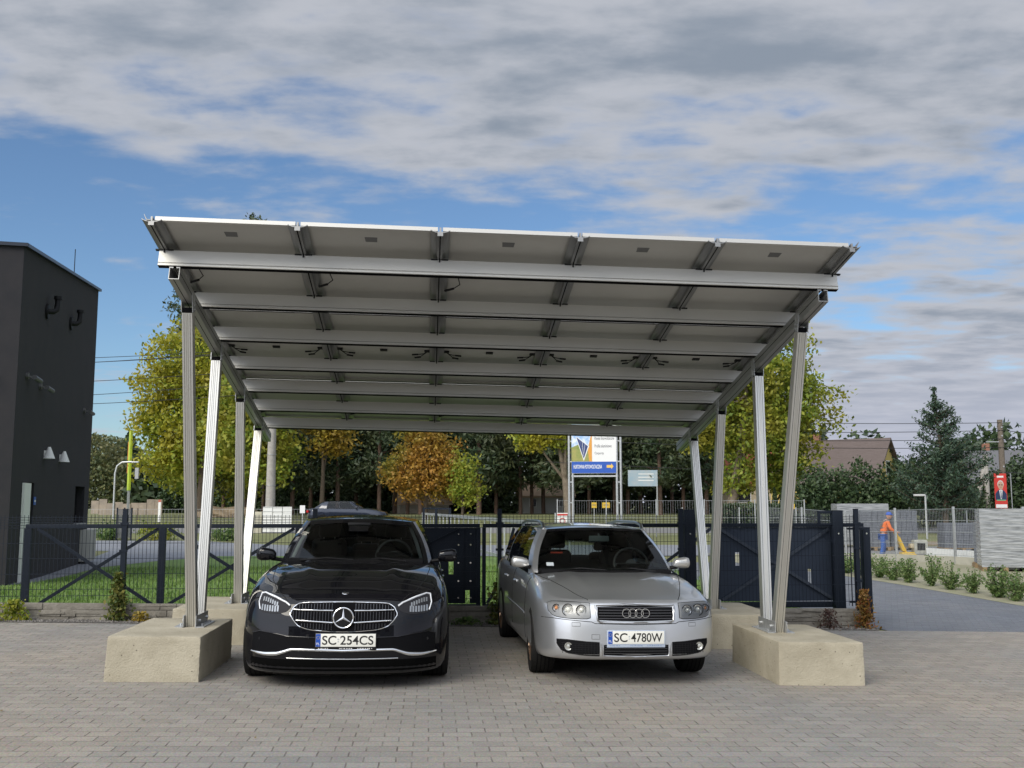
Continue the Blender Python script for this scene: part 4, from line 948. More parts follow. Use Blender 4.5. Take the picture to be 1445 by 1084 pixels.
for x in (-.37, .37): seat(mc, x, 2.75, 1.06, mat('seat_leather', (.018, .018, .019), .6))
for x in (-.42, 0, .42): seat(mc, x, 3.62, .98, mat('seat_leather', (.02, .02, .02), .6), True, .38)
steering(mc, .37, 2.02, 1.03)
mb = MB(); mb.box((0, 1.78, 1.00), (1.36, .50, .06)); mb.box((.37, 1.90, 1.055), (.36, .22, .05)); mb.build('dashboard', CABIN, mc, bevel=.02)
mb = MB(); mb.box((0, 2.16, 1.325), (.26, .02, .075)); mb.box((0, 2.06, 1.36), (.24, .16, .05)); mb.build('rear_view_mirror', RUB, mc, bevel=.01)
# A-pillar linings seen pale through the glass
mb = MB()
for s in (-1, 1): mb.tube([(s * .665, 1.74, 1.00), (s * .60, 1.98, 1.19), (s * .53, 2.22, 1.345)], .020, 6)
mb.tube([(-.50, 2.20, 1.352), (-.25, 2.13, 1.385), (-.15, 2.12, 1.39)], .012, 6); mb.tube([(.50, 2.20, 1.352), (.25, 2.13, 1.385), (.15, 2.12, 1.39)], .012, 6)
mb.each('pillar_lining', mat('pale_lining', (.38, .40, .38), .8), mc, 60)
# black band at the top of the windscreen
def wsband(mc, gp, f0, f1, m, name, i1=4):
    mb = MB()
    for s in (1, -1):
        for i in range(i1):
            a, b = gp[i], gp[i + 1]; q = []
            for c in (a, b):
                for f in (f0, f1): k = f * (len(c) - 1); j = min(int(k), len(c) - 2); p = c[j].lerp(c[j + 1], k - j) + Vector((0, -.003, .003)); q.append((p.x * s, p.y, p.z))
            mb.add(q, [(0, 2, 3, 1)])
    mb.build(name, m, mc, 60)
wsband(mc, gp, .90, 1.0, BLKGL, 'screen_band'); wsband(mc, gp, 0, .10, BLKGL, 'cowl_band')
mb = MB(); c = gp[0]; q = c[6]; mb.box((0, q.y - .02, q.z + .01), (.20, .10, .012), rotm('X', R(28))); mb.build('camera_pod', BLKGL, mc, bevel=.004)
tline(BV, [(2, 1.55, .95), (2, 1.60, .6), (2, 1.62, .28)], .004, 'door_gap', GAP, mc, (-1, 0, 0))
tline(BV, [(2, 2.86, .95), (2, 2.88, .28)], .004, 'door_gap', GAP, mc, (-1, 0, 0))
mb = MB()
for s in (-1, 1):
    for y in (2.55, 3.5): p = hit(BV, (s * 2, y, .80), (-s, 0, 0), .02); mb.tube([p + Vector((-s * .02, -.11, 0)), p + Vector((0, -.06, 0)), p + Vector((0, .06, 0)), p + Vector((-s * .02, .11, 0))], .012, 8)
mb.each('door_handle', CHROME, mc, 60)

# ---- silver estate
AX, AY = 1.11, 9.35
ac = thing('parked_car', 'silver estate car with roof rails and four ring badge under the carport', 'car', (AX, AY, gz(AX, AY + .8) + .012), (0, .012, .118), 'cars parked under the carport')
SPA = dict(dome=.008, W=.845, L=4.54, D=.66, n=3.0, Dr=.42, paint=PAINTS, trim=BLKGL, sglass=SGLASS, wr=.318, gap=.05, axles=(.90, 3.55),
    levels=[0, .04, .10, .18, .27, .36, .46, .56, .66, .76, .84, .90, .945, .975, .992, 1.0],
    zside=([0, .25, .6, 1.0, 1.4, 2.0, 3.0, 4.0, 4.54], [.69, .72, .785, .85, .895, .925, .945, .95, .95]),
    crown=([0, .3, .8, 1.2, 1.6, 2.5, 4.54], [.055, .065, .075, .06, .04, .02, .01]), cp=3.4,
    width=([0, .6, .95, 1.5, 2.2, 3.2, 3.6, 4.54], [1, 1.0, 1.0, .985, .98, .985, 1.0, .95]),
    zbot=([0, .5, .9, 3.3, 4.0, 4.54], [.235, .225, .20, .20, .25, .30]),
    fin=([0, .05, .12, .3, .5, .7, .85, .95, 1], [.06, .02, .0, .005, .012, .022, .04, .07, .11]),
    sin=([0, .06, .2, .5, .7, .85, .94, .98, 1], [.04, .02, .006, 0, .004, .018, .045, .075, .10]),
    rin=([0, .2, .5, .8, 1], [.04, 0, 0, .02, .05]), cab=(1.26, 4.40), cabw=.74,
    gh=[(0, 1.17, 0, 1.84, 'windscreen'), (.2, 1.18, .17, 1.845, 'windscreen'), (.4, 1.215, .33, 1.86, 'windscreen'), (.58, 1.28, .44, 1.885, 'windscreen'), (.70, 1.36, .520, 1.93, 'pillar'), (.745, 1.45, .565, 2.0, 'pillar'), (.775, 1.56, .590, 2.10, 'side_window'), (.79, 2.0, .60, 2.35, 'side_window'), (.79, 2.42, .605, 2.58, 'window_trim'), (.79, 2.52, .605, 2.65, 'side_window'), (.79, 3.2, .60, 3.3, 'pillar'), (.785, 3.3, .60, 3.38, 'side_window'), (.76, 3.95, .58, 3.9, 'pillar'), (.70, 4.30, .54, 4.03, 'rear_window'), (.4, 4.40, .33, 4.08, 'rear_window'), (0, 4.43, 0, 4.1, 'rear_window')],
    roofz=([1.75, 2.1, 2.6, 3.4, 4.1], [1.318, 1.350, 1.365, 1.355, 1.30]), roofcr=.045, bulge=.035)
body, BV, zt = make_car(SPA, ac); rt, gp = greenhouse(SPA, ac, zt)
patch('grille', BV, -.345, .345, sm([-.345, 0, .345], [.700, .712, .700]), sm([-.345, 0, .345], [.586, .578, .586]), DARK, ac, .003, 30, 5)
gr = [o for o in ac.children if o.name.startswith('grille')][0]
mb = MB(); ftube(mb, BV, [(-.360, .713), (0, .724), (.360, .713), (.362, .68), (.345, .58), (.325, .567), (0, .562), (-.325, .567), (-.345, .58), (-.362, .68)], .0095, .003, True); mb.build('grille_surround', SATIN, gr, 60)
mb = MB()
for k in range(5): z = .600 + k * .0235; ftube(mb, BV, [(-.335, z), (.335, z)], .0045, .004)
mb.each('grille_slat', mat('slat_grey', (.06, .06, .065), .35, .3), gr, 60)
yb = fpt(BV, 0, .648).y - .012; mb = MB()
for x in (-.086, -.0287, .0287, .086): mb.ring((x, yb - (.003 if x > 0 else 0), .648), .038, .0052, 'y', 32, 6)
mb.build('ring_badge', CHROME, gr, 60)
hx = [.405, .43, .55, .68, .735, .765]; hlt = sm(hx, [.728, .730, .734, .732, .726, .71]); hlb = sm(hx, [.610, .598, .596, .604, .622, .665])
for s, o in zip((1, -1), patch('headlight', BV, .408, .762, hlt, hlb, mat('headlight_bowl', (.34, .34, .335), .4, .4), ac, .002, 24, 8, mirror=True)):
    for x, z, r_, kind in ((.487, .668, .040, 0), (.600, .668, .044, 1), (.693, .678, .028, 2)):
        p = fpt(BV, s * x, z, .0); nrm = (fpt(BV, s * (x + .02), z) - fpt(BV, s * (x - .02), z)); nrm = Vector((nrm.y, -nrm.x, 0)).normalized()
        if nrm.y > 0: nrm = -nrm
        q = nrm.to_track_quat('Z', 'Y').to_matrix()
        mb = MB(); mb.lathe([(r_ * 1.12, .004), (r_ * 1.08, .010), (r_, .008), (r_ * .75, .003), (.001, .001)], (0, 0, 0), 'z', 28)
        MB().ring(p + nrm * .006, r_ * 1.16, .004, 'y', 28, 5).build('lamp_ring', RUB, o, 60)
        l = mb.build('lamp_bowl', mat('lamp_chrome', (.75, .75, .73), .3, .7), o, 50); l.matrix_local = Matrix.Translation(p) @ q.to_4x4()
        mb = MB(); mb.lathe([(r_ * (.62 if kind else .45), .006), (r_ * .5, .013), (r_ * .25, .018), (.001, .019)], (0, 0, 0), 'z', 24)
        mb.build('bulb', (mat('projector', (.62, .62, .56), .1, 0, coat=1), mat('projector', (.6, .6, .5), .1), mat('amber', (.75, .32, .12), .25))[kind], l, 50)
    mb = MB(); g = [[fpt(BV, s * (.41 + .35 * i / 14), hlb(.41 + .35 * i / 14) + (hlt(.41 + .35 * i / 14) - hlb(.41 + .35 * i / 14)) * k / 5, .020) for k in range(6)] for i in range(15)]
    mb.add([p for c in g for p in c], [(i * 6 + k, (i + 1) * 6 + k, (i + 1) * 6 + k + 1, i * 6 + k + 1) for i in range(14) for k in range(5)]); mb.build('lens', LENS, o, 60)
    mb = MB(); ftube(mb, BV, [(x, hlb(x) - .003) for x in np.linspace(.41, .76, 12)] + [(x, hlt(x) + .002) for x in np.linspace(.76, .41, 12)], .003, .002, True, sx=s); mb.build('headlight_seam', GAP, o, 60)
HON = mat('honeycomb', (.006, .006, .007), .6, spec=.08)
for s, o in zip((1, -1), patch('side_intake', BV, .335, .695, sm([.335, .45, .60, .695], [.392, .396, .408, .408]), sm([.335, .45, .60, .66, .695], [.276, .278, .292, .318, .37]), HON, ac, .003, 18, 6, mirror=True)):
    mb = MB(); ftube(mb, BV, [(.335, .276), (.335, .392), (.45, .396), (.60, .408), (.695, .408), (.695, .37), (.66, .318), (.60, .292), (.45, .278)], .0045, .002, True, sx=s); mb.build('intake_rim', GAP, o, 60)
    mb = MB()
    for k in range(6): ftube(mb, BV, [(.345, .29 + .018 * k), (.66 if k > 1 else .60, .29 + .018 * k)], .002, .004, n=4, sx=s)
    for k in range(12): ftube(mb, BV, [(.35 + .027 * k, .290), (.35 + .027 * k, .385)], .002, .004, n=4, sx=s)
    mb.build('mesh_insert', mat('mesh_grey', (.016, .016, .017), .6, spec=.1), o)
    p = fpt(BV, s * .60, .350, .004); mb = MB(); mb.lathe([(.036, .0), (.034, -.012), (.027, -.010), (.020, -.004), (.001, -.008)], p, 'y', 24); mb.build('fog_lamp', mat('fog_glass', (.55, .55, .50), .12, .5), o, 40)
patch('centre_intake', BV, -.295, .295, sm([-.295, 0, .295], [.372, .376, .372]), sm([-.295, 0, .295], [.285, .279, .285]), DARK, ac, .003, 26, 4)
mb = MB(); 
for k in range(4): ftube(mb, BV, [(-.285, .297 + k * .021), (.285, .297 + k * .021)], .0035, .004)
mb.each('intake_slat', mat('slat_dark', (.03, .03, .03), .5), ac, 60)
mb = MB(); ftube(mb, BV, [(-.318, .385), (-.300, .276), (0, .268), (.300, .276), (.318, .385)], .007, .002); mb.build('intake_frame', SATIN, ac, 60)
plate(ac, BV, -.004, .438, .515, .112, ('SC', '4780W'), mat('holder_pale', (.42, .48, .58), .5))
# bumper top line, washer covers
mb = MB(); ftube(mb, BV, [(-.81, .585), (-.74, .590), (-.40, .570), (-.37, .556), (0, .548), (.37, .556), (.40, .570), (.74, .590), (.81, .585)], .0032, .0); mb.build('bumper_gap', GAP, ac, 60)
for s in (-1, 1):
    mb = MB(); ftube(mb, BV, [(.50, .560), (.57, .560), (.57, .528), (.50, .528)], .0022, .0005, True, sx=s, n=4); mb.build('washer_cover', mat('seam_grey', (.12, .12, .12), .6), ac)
mb = MB(); ftube(mb, BV, [(-.40, .46), (-.33, .46), (-.33, .42), (-.40, .42)], .0022, .0005, True, n=4); mb.build('tow_cover', mat('seam_grey', (.12, .12, .12), .6), ac)
tline(BV, [(.42, .13, 2), (.49, .32, 2), (.60, .7, 2), (.70, 1.1, 2), (.73, 1.28, 2)], .0035, 'bonnet_gap', GAP, ac)
for s in (-1, 1): mirror(ac, BV, s * .775, 1.56, 1.015, s, mat('mirror_silver', (.62, .61, .58), .3, .7), .175, .115)
for y in SPA['axles']:
    for s in (-1, 1): wheel(ac, s * .735, y, .318, .225, s, 9, rimm=mat('bronze_rim', (.32, .24, .18), .4, .8, (.2, .13, .09), 30), steer=R(-3) if y < 2 else 0)
for s in (-1, 1):   # roof rails
    mb = MB(); P = [(s * .545, 1.98, rt(.545, 1.98) + .0), (s * .55, 2.06, rt(.55, 2.1) + .045), (s * .555, 2.35, rt(.55, 2.35) + .058), (s * .555, 3.3, rt(.55, 3.3) + .058), (s * .545, 3.75, rt(.55, 3.75) + .045), (s * .535, 3.9, rt(.53, 3.9))]; mb.tube(P, [.020, .018, .016, .016, .018, .02], 8); mb.build('roof_rail', SATIN, ac, 60)
for x in (-.36, .36): seat(ac, x, 2.45, .98, mat('seat_cloth', (.02, .02, .022), .9))
for x in (-.38, .38): seat(ac, x, 3.3, .92, mat('seat_cloth', (.02, .02, .022), .9), True, .4)
steering(ac, .36, 1.72, .985)
mb = MB(); mb.box((0, 1.50, .935), (1.36, .46, .05)); mb.box((.36, 1.6, .975), (.34, .2, .05)); mb.build('dashboard', CABIN, ac, bevel=.02)
mb = MB(); mb.box((.03, 1.83, 1.255), (.22, .02, .06)); mb.cyl((.03, 1.83, 1.28), (.03, 1.86, 1.31), .01, 6); mb.build('rear_view_mirror', mat('mirror_back', (.16, .19, .19), .3), ac, bevel=.008)
wsband(ac, gp, .94, 1.0, BLKGL, 'screen_band'); wsband(ac, gp, 0, .07, BLKGL, 'cowl_band')
mb = MB()
for x0, x1 in ((-.52, -.02), (.02, .5)): mb.tube([(x0, 1.33, zt(x0, 1.33) + .02), ((x0 + x1) / 2, 1.25, zt(0, 1.25) + .035), (x1, 1.22, zt(x1, 1.22) + .02)], .008, 6)
mb.each('wiper', RUB, ac, 60)
st_ = gp[3][1].lerp(gp[3][2], .5); MB().box((-st_.x, st_.y - .012, st_.z + .012), (.075, .002, .05), rotm('X', R(-50))).build('sticker', mat('sticker', (.55, .6, .62), .5), ac)
MB().box((-.42, 1.9, 1.10), (.13, .01, .015)).build('red_tag', mat('red_tag', (.55, .06, .03), .6), ac)
tline(BV, [(2, 1.30, .88), (2, 1.34, .55), (2, 1.34, .26)], .004, 'door_gap', GAP, ac, (-1, 0, 0))
tline(BV, [(2, 2.46, .9), (2, 2.5, .26)], .004, 'door_gap', GAP, ac, (-1, 0, 0))
tline(BV, [(2, 1.36, .52), (2, 3.15, .54)], .008, 'side_moulding', PAINTS, ac, (-1, 0, 0), .002)
mb = MB()
for s in (-1, 1):
    for y in (2.25, 3.1): p = hit(BV, (s * 2, y, .78), (-s, 0, 0), .02); mb.tube([p + Vector((-s * .02, -.10, 0)), p + Vector((0, -.05, 0)), p + Vector((0, .05, 0)), p + Vector((-s * .02, .10, 0))], .012, 8)
mb.each('door_handle', PAINTS, ac, 60)

# ------------------------------------------------------------------ near fence with its plinth
fo = F(0, 5.58)
fc = thing('mesh_fence', 'anthracite welded mesh fence on a low grey stone pattern plinth behind the carport', 'fence', (fo.x, fo.y, 0), YAW)
PU = [-12.15, -9.65, -7.15, -4.65, -2.15, .35, 2.87, 5.38]
ztop = lambda u: .25 - .0145 * u
for i, u in enumerate(PU):
    mb = MB(); mb.box((u, 0, .76), (.06, .045, 1.56)); mb.box((u, 0, 1.545), (.064, .049, .012))
    for z in (.55, 1.0, 1.35): mb.box((u, -.026, z), (.11, .006, .03)); mb.cyl((u - .04, -.028, z), (u - .04, -.036, z), .007, 6); mb.cyl((u + .04, -.028, z), (u + .04, -.036, z), .007, 6)
    mb.build('post', ANTH, fc)
for a, b in zip(PU[:-1], PU[1:]):
    mb = MB(); zb_ = ztop((a + b) / 2) + .02; n_ = int((b - a - .06) / .05)
    for k in range(n_ + 1): x = a + .04 + (b - a - .08) * k / n_; mb.box((x, 0, (zb_ + 1.47) / 2), (.0048, .0048, 1.47 - zb_))
    for z in (zb_ + .06, .50, .70, .90, 1.10, 1.30): mb.box(((a + b) / 2, -.005, z), (b - a - .05, .005, .006))
    for z, y in ((1.335, -.004), (1.37, -.028), (1.405, -.004), (1.44, 0)): mb.box(((a + b) / 2, y, z), (b - a - .05, .005, .006))
    mb.build('mesh_panel', ANTH, fc)
    mb = MB(); rr = random.Random(int(a * 77)); rows_ = 4; h0 = -.12
    for r_ in range(rows_ + 1):
        x = a + .05
        while x < b - .07:
            l = min(rr.uniform(.16, .6), b - .05 - x)
            for_z = lambda xx, q: h0 + (ztop(xx) - h0) * q
            q0, q1 = r_ / (rows_ + 1), (r_ + 1) / (rows_ + 1); dd = rr.uniform(.028, .05); j = rr.uniform(-.006, .006)
            vs = [(x + .004, -dd, for_z(x, q0) + .004), (x + l - .004, -dd - j, for_z(x + l, q0) + .004), (x + l - .004, -dd - j, for_z(x + l, q1) - .004), (x + .004, -dd, for_z(x, q1) - .004)]
            vs += [(v[0], .028, v[2]) for v in vs]; mb.add(vs, [(0, 1, 2, 3), (4, 5, 6, 7), (0, 1, 5, 4), (1, 2, 6, 5), (2, 3, 7, 6), (3, 0, 4, 7)]); x += l
    zm = (ztop(a) + ztop(b)) / 2; mb.add([(a + .04, -.026, h0), (b - .04, -.026, h0), (b - .04, -.026, ztop(b) - .006), (a + .04, -.026, ztop(a) - .006), (a + .04, .026, h0), (b - .04, .026, h0), (b - .04, .026, ztop(b) - .006), (a + .04, .026, ztop(a) - .006)], [(0, 1, 2, 3), (4, 5, 6, 7), (0, 1, 5, 4), (2, 3, 7, 6), (1, 2, 6, 5), (3, 0, 4, 7)])
    for k in range(11):
        x = rr.uniform(a + .08, b - .75); l = rr.uniform(.18, .6); q0 = rr.uniform(.25, .9); hq = rr.uniform(.05, .16); tl = rr.uniform(-.04, .04); dd = rr.uniform(.045, .062)
        zz0 = h0 + (ztop(x) - h0) * q0; vs = [(x, -dd, zz0), (x + l, -dd, zz0 + tl * .4), (x + l * rr.uniform(.8, .98), -dd - .006, min(ztop(x) - .008, zz0 + hq * .4 + tl * .4)), (x + l * .06, -dd, min(ztop(x) - .006, zz0 + hq * .4))]
        mb.add(vs + [(v[0], 0, v[2]) for v in vs], [(0, 1, 2, 3), (4, 5, 6, 7), (0, 1, 5, 4), (1, 2, 6, 5), (2, 3, 7, 6), (3, 0, 4, 7)])
    mb.build('plinth_panel', PLINTH, fc, bevel=.005)
for u in PU: MB().box((u, -.02, ztop(u) / 2 - .05), (.15, .12, ztop(u) + .04)).build('plinth_block', PLINTH, fc, bevel=.012)

# ------------------------------------------------------------------ sliding gates behind the fence
def slotpanel(mb, u0, u1, z0, z1, y, th, slots):
    x = u0
    for (a, b, c, d) in sorted(slots):
        mb.box(((x + a) / 2, y, (z0 + z1) / 2), (a - x, th, z1 - z0)); mb.box(((a + b) / 2, y, (z0 + c) / 2), (b - a, th, c - z0)); mb.box(((a + b) / 2, y, (d + z1) / 2), (b - a, th, z1 - d)); x = b
    mb.box(((x + u1) / 2, y, (z0 + z1) / 2), (u1 - x, th, z1 - z0))
go = F(0, 6.0)
def gateroot(label): return thing('sliding_gate', label, 'gate', (go.x, go.y, 0), YAW)
g = gateroot('anthracite sliding gate stored behind the fence left of the black car, with crossed braces')
MB().bar((-6.08, 0, 1.315), (.10, 0, 1.315), .06, .055).bar((-6.08, 0, .19), (.10, 0, .19), .06, .08).each('frame_rail', ANTH, g, bevel=.004)
for x, w_ in ((-6.05, .09), (-4.26, .085), (-2.42, .08), (.08, .06)): MB().bar((x, 0, .02), (x, 0, 1.286), w_, .055, up=(0, 1, 0)).each('upright', ANTH, g)
for k, (p, q) in enumerate((((-5.92, 1.28), (-4.34, .24)), ((-5.92, .24), (-4.32, 1.28)), ((-4.18, 1.28), (-2.50, .24)), ((-4.18, .24), (-2.48, 1.28)))): MB().bar((p[0], (-.012, .012)[k % 2], p[1]), (q[0], (-.012, .012)[k % 2], q[1]), .042, .03, up=(0, 1, 0)).each('brace', ANTH, g)
mb = MB(); slotpanel(mb, -2.37, .05, .24, 1.285, .012, .012, [(-.34, -.27, .64, .86), (-.10, -.04, .24, .42)]); mb.bar((-.16, -.01, .24), (-.16, -.01, 1.28), .05, .03, up=(0, 1, 0)); mb.bar((-2.3, -.01, .26), (-.2, -.01, 1.27), .012, .04, up=(0, 1, 0)); mb.build('gate_panel', ANTH, g)
mb = MB()
for x in (-.20, -.03):
    for z in (.32, .55, .80, 1.05, 1.2): mb.cyl((x, -.02, z), (x, -.03, z), .012, 8)
mb.each('bolt', CHROME, g)
g = gateroot('anthracite sliding gate with a filled crossed panel stored behind the right carport legs')
MB().bar((.14, 0, 1.315), (5.66, 0, 1.315), .06, .055).bar((.14, 0, .19), (5.3, 0, .19), .06, .08).each('frame_rail', ANTH, g, bevel=.004)
for x, w_ in ((.16, .05), (1.9, .08), (3.47, .06), (5.30, .06)): MB().bar((x, 0, .02), (x, 0, 1.286), w_, .055, up=(0, 1, 0)).each('upright', ANTH, g)
for k, (p, q) in enumerate((((.20, .24), (.86, 1.28)), ((.42, .70), (.58, 1.28)), ((1.95, .24), (3.42, 1.28)), ((1.95, 1.28), (3.42, .24)), ((3.52, 1.27), (5.18, .26)), ((3.56, .26), (5.14, 1.26)))): MB().bar((p[0], (-.030, -.012)[k % 2], p[1]), (q[0], (-.030, -.012)[k % 2], q[1]), .042, .02, up=(0, 1, 0)).each('brace', mat('gate_brace', (.045, .056, .076), .5, spec=.3), g)
mb = MB(); slotpanel(mb, 3.50, 5.27, .24, 1.285, .012, .012, [(3.76, 3.82, .74, .93), (4.82, 4.87, .48, .69)]); mb.build('gate_panel', mat('gate_sheet', (.030, .040, .060), .55, 0, (.037, .048, .070), 1.5, spec=.2), g)
def gpost(label, x0, x1, top, loop=0):
    t = thing('gate_post', label, 'gate post', tuple(F((x0 + x1) / 2, 5.82)), YAW); wd_ = x1 - x0
    mb = MB(); mb.box((0, 0, top / 2), (wd_, .12, top)); mb.box((0, 0, top + .004), (wd_ + .006, .126, .008))
    if loop: mb.box((-wd_ / 2 - .10, 0, top - .02), (.20, .05, .04)); mb.box((-wd_ / 2 - .185, 0, top - .12), (.03, .05, .16)); mb.box((-wd_ / 2 - .10, 0, top - .19), (.20, .05, .03))
    mb.build('column', ANTH, t, bevel=.004); MB().cyl((0, -.061, 1.2), (0, -.068, 1.2), .012, 10).each('bolt', CHROME, t); return t
gpost('thick anthracite guide post directly right of the silver car roof', 2.97, 3.13, 1.53)
gpost('anthracite guide post with a roller loop at the right end of the filled gate', 5.12, 5.27, 1.52, 1)
gpost('plain anthracite post at the far right end of the gate, above the rust coloured plant', 5.55, 5.66, 1.28)
t = thing('bar_fence', 'short run of upright anthracite bars between the filled gate and the end post', 'fence', tuple(F(5.30, 5.70)), YAW)
mb = MB()
for k in range(5): mb.box((.035 + .05 * k, 0, .74), (.012, .012, 1.1))
mb.each('bar', ANTH, t); MB().box((.13, 0, .25), (.26, .02, .03)).box((.13, 0, 1.27), (.26, .02, .03)).build('rail', ANTH, t)
# (gates end)
# the road gate beyond the lawn
t = thing('road_gate', 'long grey steel gate beam with roller portals running away behind the sliding gates', 'gate', (.6, 23, 0), 0)
A_, B_ = Vector((0, 0, 1.20)), Vector((-4.6, 23, 1.22)); mb = MB(); mb.bar(A_, B_, .06, .09); mb.bar(A_ - Vector((0, 0, .95)), B_ - Vector((0, 0, .95)), .06, .08); mb.each('beam', STEEL, t)
mb = MB()
for k in range(24): p = A_.lerp(B_, k / 23); mb.bar(p, p - Vector((0, 0, .9)), .035)
mb.each('bar', STEEL, t)
for k, f in enumerate((.70, .88)):
    p = A_.lerp(B_, f); mb = MB()
    for dx in (-.26, .26): mb.box((p.x + dx, p.y, .74), (.09, .09, 1.48))
    mb.box((p.x, p.y, 1.46), (.61, .092, .06)); mb.each('portal', ANTH, t)

# ------------------------------------------------------------------ dark building at the left
hl = thing('added_reflection_hall', 'pale grey hall behind the photographer, added unseen to give the car paint a reflection', 'building', (-3, -19, 0), R(6))  # hall out of view, added so the car paint has something to mirror
MB().box((0, -4, 2.1), (34, 8, 4.6)).build('wall', mat('hall_cladding', (.45, .45, .44), .6, 0, (.38, .38, .38), 1), hl); MB().box((0, -4, 4.5), (34.4, 8.4, .22)).build('roof', mat('hall_roof', (.06, .065, .07), .5), hl)
for x_ in (-11, -3, 5): MB().box((x_, .02, 1.7), (3.6, .08, 3.4)).build('door', mat('hall_door', (.05, .06, .08), .4), hl)
for x_ in (-15, -7.2, 1, 9.5, 13.5): MB().box((x_, .02, 2.6), (1.9, .08, 1.1)).build('window', BLKGL, hl)
bt = thing('dark_building', 'dark rendered building with a slanting top edge at the left edge', 'building', (-9.67, 19.8, 0), R(104.2))
STUC = mat('dark_render', (.029, .027, .030), .95, 0, (.021, .021, .025), 1.5, .35, 90)
mb = MB(); H0, H1, Lb, Db = 6.70, 7.82, 9.83, 12
# side wall with real openings: door s 1.0-2.2 z 0-2.07, window s 7.5-9.05 z 1.12-2.1
def wq(s0, s1, z0, z1f, y=0):
    f = z1f if callable(z1f) else (lambda s: z1f); return [(s0, y, z0), (s1, y, z0), (s1, y, f(s1)), (s0, y, f(s0))]
tp = lambda s: H0 + (H1 - H0) * s / Lb
for q in (wq(0, 1.0, -.2, tp), wq(1.0, 2.2, 2.07, tp), wq(2.2, 7.5, -.2, tp), wq(7.5, 9.05, -.2, 1.12), wq(7.5, 9.05, 2.1, tp), wq(9.05, Lb, -.2, tp)): mb.add(q, [(0, 1, 2, 3)])
for (a, b, c, d) in ((1.0, 2.2, -.2, 2.07), (7.5, 9.05, 1.12, 2.1)):
    mb.add([(a, 0, c), (b, 0, c), (b, 0, d), (a, 0, d), (a, .28, c), (b, .28, c), (b, .28, d), (a, .28, d)], [(0, 1, 5, 4), (1, 2, 6, 5), (2, 3, 7, 6), (3, 0, 4, 7)])
mb.add([(0, 0, -.2), (0, Db, -.2), (0, Db, H0), (0, 0, H0), (Lb, 0, -.2), (Lb, Db, -.2), (Lb, Db, H1), (Lb, 0, H1)], [(0, 1, 2, 3), (4, 5, 6, 7), (1, 5, 6, 2), (3, 2, 6, 7)])
mb.build('wall', STUC, bt)
mb = MB(); mb.bar((-.05, -.03, H0 + .02), (Lb + .05, -.03, H1 + .02), .10, .07); mb.bar((-.03, -.08, H0 + .02), (-.03, Db, H0 + .02), .10, .07); mb.build('roof_flashing', mat('dark_metal', (.03, .035, .045), .35, .6), bt)
DG = mat('door_grey', (.80, .82, .78), .5)
o = MB().box((1.32, -.03, 1.03), (.62, .05, 2.04)).build('door', DG, bt); MB().box((1.62, .24, 1.03), (1.16, .03, 2.06)).build('door_recess', DARK, bt); MB().cyl((1.55, .03, 1.05), (1.55, -.03, 1.05), .012, 8).bar((1.55, -.03, 1.05), (1.45, -.03, 1.05), .018).build('handle', STEEL, o)
o = MB().box((8.27, .2, 1.61), (1.53, .02, .96)).build('window', BLKGL, bt); mb = MB(); mb.box((8.27, .18, 1.61), (.05, .04, .96)); mb.build('frame', RUB, o); MB().box((8.27, -.03, 1.10), (1.65, .10, .03)).build('sill', mat('sill_grey', (.35, .35, .36), .5), o)
o = MB().box((9.1, -.14, .50), (1.2, .26, .85)).build('meter_cabinet', mat('cabinet', (.40, .40, .36), .6), bt, bevel=.01); MB().box((9.1, -.273, .50), (.012, .004, .8)).build('door_joint', DARK, o)
MB().box((2.28, -.012, 1.69), (.20, .012, .17)).build('house_number_plate', mat('sign_blue', (.03, .12, .45), .4), bt); MB().box((2.28, -.019, 1.69), (.12, .002, .04)).build('number_strip', WHITE, bt)
for s_, z_ in ((2.75, 5.95), (5.75, 6.2)):
    mb = MB(); mb.tube([(s_ - .25, .02, z_ - .1), (s_ - .22, -.14, z_ - .1), (s_ - .16, -.19, z_ - .05), (s_ - .12, -.20, z_ + .10), (s_ - .12, -.20, z_ + .24)], .06, 14); mb.cyl((s_ - .12, -.20, z_ + .20), (s_ - .12, -.20, z_ + .27), .085, 16); mb.cyl((s_ - .25, -.01, z_ - .1), (s_ - .25, -.05, z_ - .1), .17, 16); mb.build('vent_pipe', RUB, bt, 50)
for s_, z_ in ((.95, 4.18), (2.3, 4.12), (8.3, 4.13)):
    mb = MB(); mb.cyl((s_ - .12, 0, z_ + .03), (s_ - .12, -.05, z_ + .03), .07, 12); mb.bar((s_ - .12, -.03, z_ + .03), (s_ - .05, -.14, z_), .03); mb.cyl((s_ - .1, -.15, z_ + .01), (s_ + .28, -.20, z_ - .03), .05, 12); mb.build('security_camera', mat('camera_grey', (.10, .10, .10), .4), bt, 50)
mb = MB(); mb.cyl((-.02, .65, 4.2), (-.08, .65, 4.2), .09, 12); mb.cyl((-.10, .80, 4.22), (-.16, .5, 4.18), .06, 12); mb.build('security_camera', RUB, bt, 50)
for s_ in (3.1, 5.0): mb = MB(); mb.lathe([(.03, .24), (.13, -.02), (.01, -.02)], (s_, -.10, 2.65), 'z', 14); mb.box((s_, -.02, 2.75), (.08, .04, .12)); mb.build('cone_lamp', WHITE, bt, 50)
mb = MB(); mb.cyl((8.7, .5, 7.6), (8.7, .5, 8.75), .012, 5); mb.build('lightning_rod', RUB, bt)

